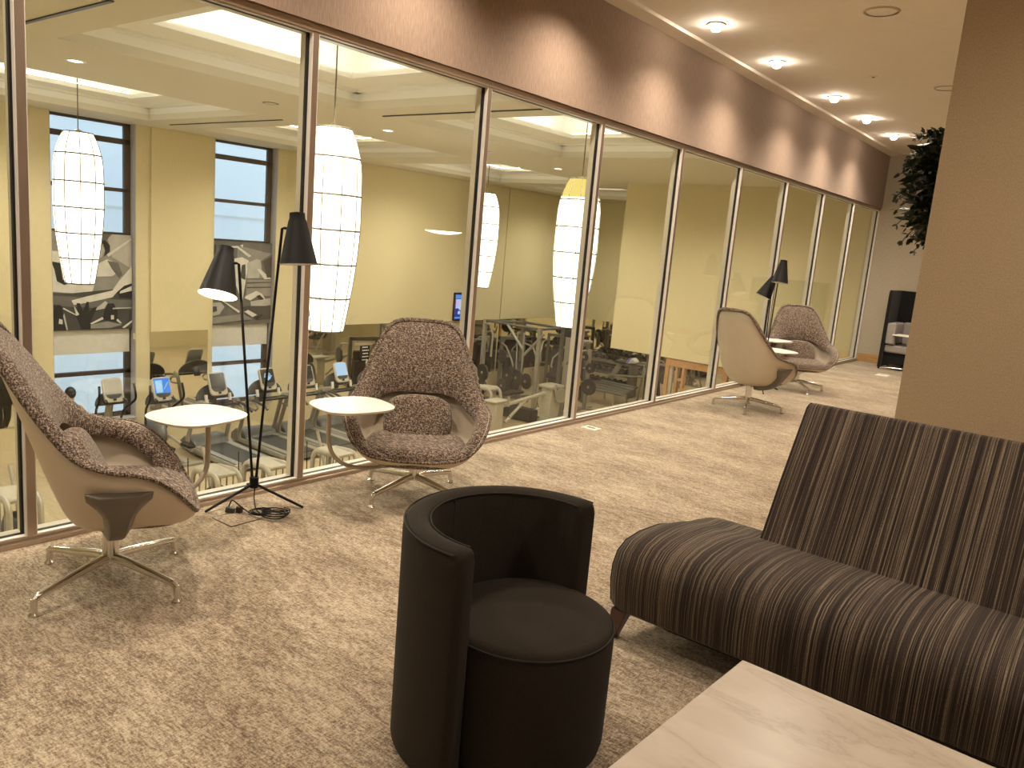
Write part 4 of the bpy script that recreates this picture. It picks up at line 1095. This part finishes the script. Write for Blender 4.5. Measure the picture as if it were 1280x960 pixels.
# ------------------------------------------------------------------ murals (plain sports photographs in grey)
def mural(label, y0, y1, z0, z1, shapes):
    t = thing('wall_mural', label, 'mural', (GX-.10, y0, z0))
    W, H = y1-y0, z1-z0
    MB().bb(-.02, 0, 0, W, 0, H).build('backing', 'ink3', t, smooth=False)
    s = MB(); mats = ['ink%d' % i for i in range(6)]
    for k, (ink, pts) in enumerate(shapes):
        s.mi = ink
        P = [(max(0, min(1, u)), max(0, min(1, v))) for u, v in pts]
        s.prism([(u*W, v*H) for u, v in P], .0009*(k+1), (0, 0, 0), (0, 1, 0), (0, 0, 1))
    s.build('photo_print', mats, t, smooth=False)
    return t
def crop_pts(pts, x0, y0, w_, h_): return [((x-x0)/w_, 1-(y-y0)/h_) for x, y in pts]
m1 = [(3, [(165,150),(805,150),(805,640),(165,640)]), (4, [(600,150),(805,150),(805,420),(640,330)]), (2, [(520,150),(640,150),(540,260),(500,300)]),
      (5, [(610,330),(600,310),(800,172),(806,186)]), (0, [(540,205),(590,200),(625,240),(620,290),(575,330),(585,280),(570,230)]), (4, [(500,210),(548,215),(580,280),(560,325),(520,370),(490,330)]),
      (5, [(170,380),(165,300),(330,300),(520,390),(600,350),(680,380),(700,440),(640,485),(500,490),(495,560),(470,635),(165,610)]), (3, [(500,500),(640,490),(640,600),(490,620)]), (2, [(600,360),(690,375),(725,470),(700,500),(640,430)]),
      (1, [(165,620),(300,625),(640,590),(805,560),(805,915),(165,915)]), (2, [(165,640),(805,680),(805,760),(165,720)]), (0, [(165,380),(230,390),(250,520),(370,512),(260,560),(205,530),(190,450)]),
      (5, [(805,400),(805,590),(680,610),(640,655),(470,690),(330,715),(312,680),(420,650),(640,600),(700,520)]), (0, [(805,540),(805,665),(700,660),(680,610),(740,560)]), (5, [(805,560),(805,600),(700,625),(705,605)]),
      (0, [(350,700),(375,700),(400,770),(430,690),(445,690),(450,770),(490,735),(515,735),(460,850),(465,910),(385,910),(360,830),(330,790),(365,790)]),
      (5, [(245,745),(350,800),(370,790),(330,720),(345,790),(250,735)]), (0, [(165,710),(230,715),(275,915),(165,915)]), (5, [(215,820),(240,830),(240,865),(210,860)]), (4, [(255,780),(280,910),(270,915),(245,800)]),
      (4, [(510,740),(580,685),(600,700),(570,745),(500,760)]), (0, [(575,760),(600,705),(650,705),(680,770),(680,850),(565,840)]), (5, [(625,800),(650,800),(650,835),(625,835)]),
      (5, [(455,865),(555,815),(565,830),(470,870)]), (3, [(460,875),(600,850),(720,880),(620,905),(460,905)]), (5, [(720,905),(805,845),(805,860),(740,910)]), (4, [(640,740),(805,738),(805,745),(640,752)]), (5, [(680,830),(715,865),(705,870),(670,845)])]
mural('grey sports mural with a reaching gloved arm in the left window', 5.93, 7.36, -.68, 1.10, [(i, crop_pts(p, 165, 150, 640, 765)) for i, p in m1])
m2 = [(2, [(95,170),(600,170),(600,890),(95,890)]), (3, [(300,200),(600,260),(600,480),(380,480),(300,330)]), (5, [(250,210),(300,205),(420,285),(400,300),(300,222),(250,225)]), (1, [(95,200),(130,205),(120,330),(95,340)]),
      (5, [(260,320),(340,300),(400,330),(380,480),(350,700),(300,560),(250,380)]), (1, [(340,370),(370,360),(375,500),(330,480)]), (4, [(385,350),(470,310),(520,330),(490,480),(390,485)]),
      (2, [(500,330),(600,260),(600,490),(540,480)]), (5, [(470,400),(500,400),(600,485),(540,490)]), (1, [(520,330),(600,280),(600,470),(560,475)]), (3, [(385,495),(600,495),(600,640),(380,640)]), (1, [(385,520),(600,512),(600,520),(385,532)]), (1, [(385,560),(600,556),(600,566),(385,572)]),
      (5, [(380,640),(470,595),(520,620),(550,670),(530,690),(480,640),(420,680),(370,660)]), (0, [(470,640),(500,630),(545,675),(530,700)]), (4, [(420,690),(600,660),(600,720),(430,760)]), (1, [(340,740),(430,730),(600,730),(600,850),(480,860)]),
      (5, [(150,660),(175,670),(330,775),(320,790)]), (4, [(95,700),(170,695),(200,735),(160,800),(95,815)]), (1, [(95,730),(135,730),(140,770),(95,785)]), (5, [(370,780),(400,765),(480,810),(440,830)]), (3, [(95,830),(360,800),(440,850),(95,880)]), (0, [(470,830),(520,800),(530,815),(480,850)]), (5, [(320,200),(345,190),(340,220)])]
mural('grey sports mural behind the lit lamp shade in the second window', 9.03, 10.47, -.66, 1.10, [(i, crop_pts(p, 95, 170, 505, 720)) for i, p in m2])
for k, (ya, yb) in enumerate(WY[:2]):
    mural(['grey sports mural in the nearest tall window', 'grey sports mural in the second tall window'][k], ya+.03, yb-.03, -.66, 1.10, [(i, crop_pts(p, 95, 170, 505, 720)) for i, p in m2])

# ------------------------------------------------------------------ person walking on the treadmill (seen from behind)
pr_ = thing('person', 'person with black hair and black tank top at the left gym window', 'person', (-9.62, 5.56, GZ), pi)
pr_.scale = (.94, .94, .94)
def skin_body(name, mat, verts, edges, radii, parent, root=0, sub=2):
    me = bpy.data.meshes.new(name); me.from_pydata(verts, edges, []); o = bpy.data.objects.new(name, me); COL.objects.link(o); o.parent = parent
    me.materials.append(M[mat])
    o.modifiers.new('skin', 'SKIN'); 
    lay = me.skin_vertices[0].data if me.skin_vertices else None
    for i, r in enumerate(radii):
        lay[i].radius = (r, r) if not isinstance(r, tuple) else r
    lay[root].use_root = True
    q = o.modifiers.new('sub', 'SUBSURF'); q.levels = sub; q.render_levels = sub
    for p_ in me.polygons: p_.use_smooth = True
    o.modifiers['skin'].use_smooth_shade = True
    return o
bv = [(0,0,.90),(0,0,1.02),(0,0,1.18),(0,0,1.32),(.01,0,1.42),(.02,0,1.47),(.03,0,1.55),(.03,0,1.66),
      (0,.09,.86),(.14,.10,.50),(.02,.10,.09),(.16,.11,.03), (0,-.09,.86),(-.02,-.10,.48),(-.26,-.10,.12),(-.14,-.11,.05),
      (0,.17,1.34),(.02,.22,1.10),(.22,.20,1.02),(.30,.19,1.05), (0,-.17,1.34),(-.06,-.23,1.10),(.12,-.24,.98),(.20,-.23,1.0)]
be = [(0,1),(1,2),(2,3),(3,4),(4,5),(5,6),(6,7),(0,8),(8,9),(9,10),(10,11),(0,12),(12,13),(13,14),(14,15),(3,16),(16,17),(17,18),(18,19),(3,20),(20,21),(21,22),(22,23)]
brd = [(.14,.12),(.125,.10),(.135,.11),(.13,.10),.055,.05,.085,.06, .085,.06,.042,.035, .085,.06,.042,.035, .05,.04,.032,.028, .05,.04,.032,.028]
body = skin_body('body', 'skin', bv, be, brd, pr_)
for sy, base in ((1, (.30, .19, 1.05)), (-1, (.20, -.23, 1.0))):
    for k in range(4):
        yy = base[1]+(k-1.5)*.017
        skin_body('finger', 'skin', [(base[0]-.01, yy, base[2]), (base[0]+.045+.004*(k in (1, 2)), yy, base[2]+.006), (base[0]+.07, yy, base[2]-.02)], [(0, 1), (1, 2)], [.009, .0085, .007], pr_, 0, 1)
    skin_body('thumb', 'skin', [(base[0]-.02, base[1]-sy*.02, base[2]), (base[0]+.015, base[1]-sy*.045, base[2]-.005), (base[0]+.04, base[1]-sy*.045, base[2]-.012)], [(0, 1), (1, 2)], [.010, .0095, .008], pr_, 0, 1)
s = MB(); s.ball((.018, 0, 1.615), (.098, .088, .108), 18); s.ball((-.085, 0, 1.60), (.05, .045, .05), 12); s.build('hair', 'hair', pr_)
s = MB()
for sy in (-1, 1): s.ball((.112, sy*.032, 1.585), (.012, .016, .010), 8)
s.build('eye', 'paper', pr_)
s = MB(); s.ball((.125, 0, 1.56), (.018, .014, .024), 8); s.ball((.108, 0, 1.515), (.012, .028, .008), 8); s.build('nose_and_mouth', 'skin', pr_)
s = MB()
rg = []
for z, a, c_ in ((.86, .155, .185), (.95, .14, .17), (1.04, .132, .155), (1.15, .142, .16), (1.26, .142, .165), (1.33, .125, .13), (1.37, .085, .085)):
    rg.append([(a*cos(2*pi*k/24), c_*sin(2*pi*k/24), z) for k in range(24)])
s.rings(rg); s.build('tank_top', 'topcloth', pr_)
skin_body('leggings', 'topcloth', [(0,0,.88),(0,.09,.85),(.14,.10,.50),(.03,.10,.14),(0,-.09,.85),(-.02,-.10,.48),(-.25,-.10,.16)], [(0,1),(1,2),(2,3),(0,4),(4,5),(5,6)], [(.15,.15),.095,.07,.05,.095,.07,.05], pr_)
for (x, y, z) in ((.08, .105, .045), (-.20, -.105, .06)):
    s = MB(); s.ball((x, y, z), (.135, .048, .045), 14); s.build('shoe', 'paper', pr_)


# ------------------------------------------------------------------ world, camera
w = bpy.data.worlds.new('sky'); SC.world = w; w.use_nodes = True
nt = w.node_tree; nt.nodes.clear()
sky = nt.nodes.new('ShaderNodeTexSky'); sky.sky_type = 'HOSEK_WILKIE'; sky.turbidity = 5; sky.sun_direction = (.1, .3, .95)
bg = nt.nodes.new('ShaderNodeBackground'); bg.inputs[1].default_value = 12.
bg2 = nt.nodes.new('ShaderNodeOutputWorld')
nt.links.new(sky.outputs[0], bg.inputs[0]); nt.links.new(bg.outputs[0], bg2.inputs[0])

cam = bpy.data.cameras.new('camera'); co = bpy.data.objects.new('camera', cam); COL.objects.link(co)
yaw, pit, rol = R(37.9482), R(10.2156), R(4.893)
fwd = Vector((-sin(yaw)*cos(pit), cos(yaw)*cos(pit), -sin(pit))); rgt = Vector((cos(yaw), sin(yaw), 0)); upv = rgt.cross(fwd)
r2 = rgt*cos(rol) + upv*sin(rol); u2 = -rgt*sin(rol) + upv*cos(rol)
mw = Matrix.Identity(4)
for i in range(3): mw[i][0], mw[i][1], mw[i][2] = r2[i], u2[i], -fwd[i]
mw[0][3], mw[1][3], mw[2][3] = 3.949, 0, 1.596
co.matrix_world = mw
cam.sensor_fit = 'HORIZONTAL'; cam.sensor_width = 36; cam.lens = 984.678*36/1280
cam.clip_start = .05; cam.clip_end = 200
SC.camera = co
SC.view_settings.view_transform = 'Standard'; SC.view_settings.look = 'None'
SC.view_settings.gamma = 1; SC.view_settings.exposure = 0; SC.view_settings.use_curve_mapping = False
cy = SC.cycles
cy.max_bounces = 10; cy.transparent_max_bounces = 24; cy.sample_clamp_indirect = 6; cy.caustics_reflective = False; cy.caustics_refractive = False
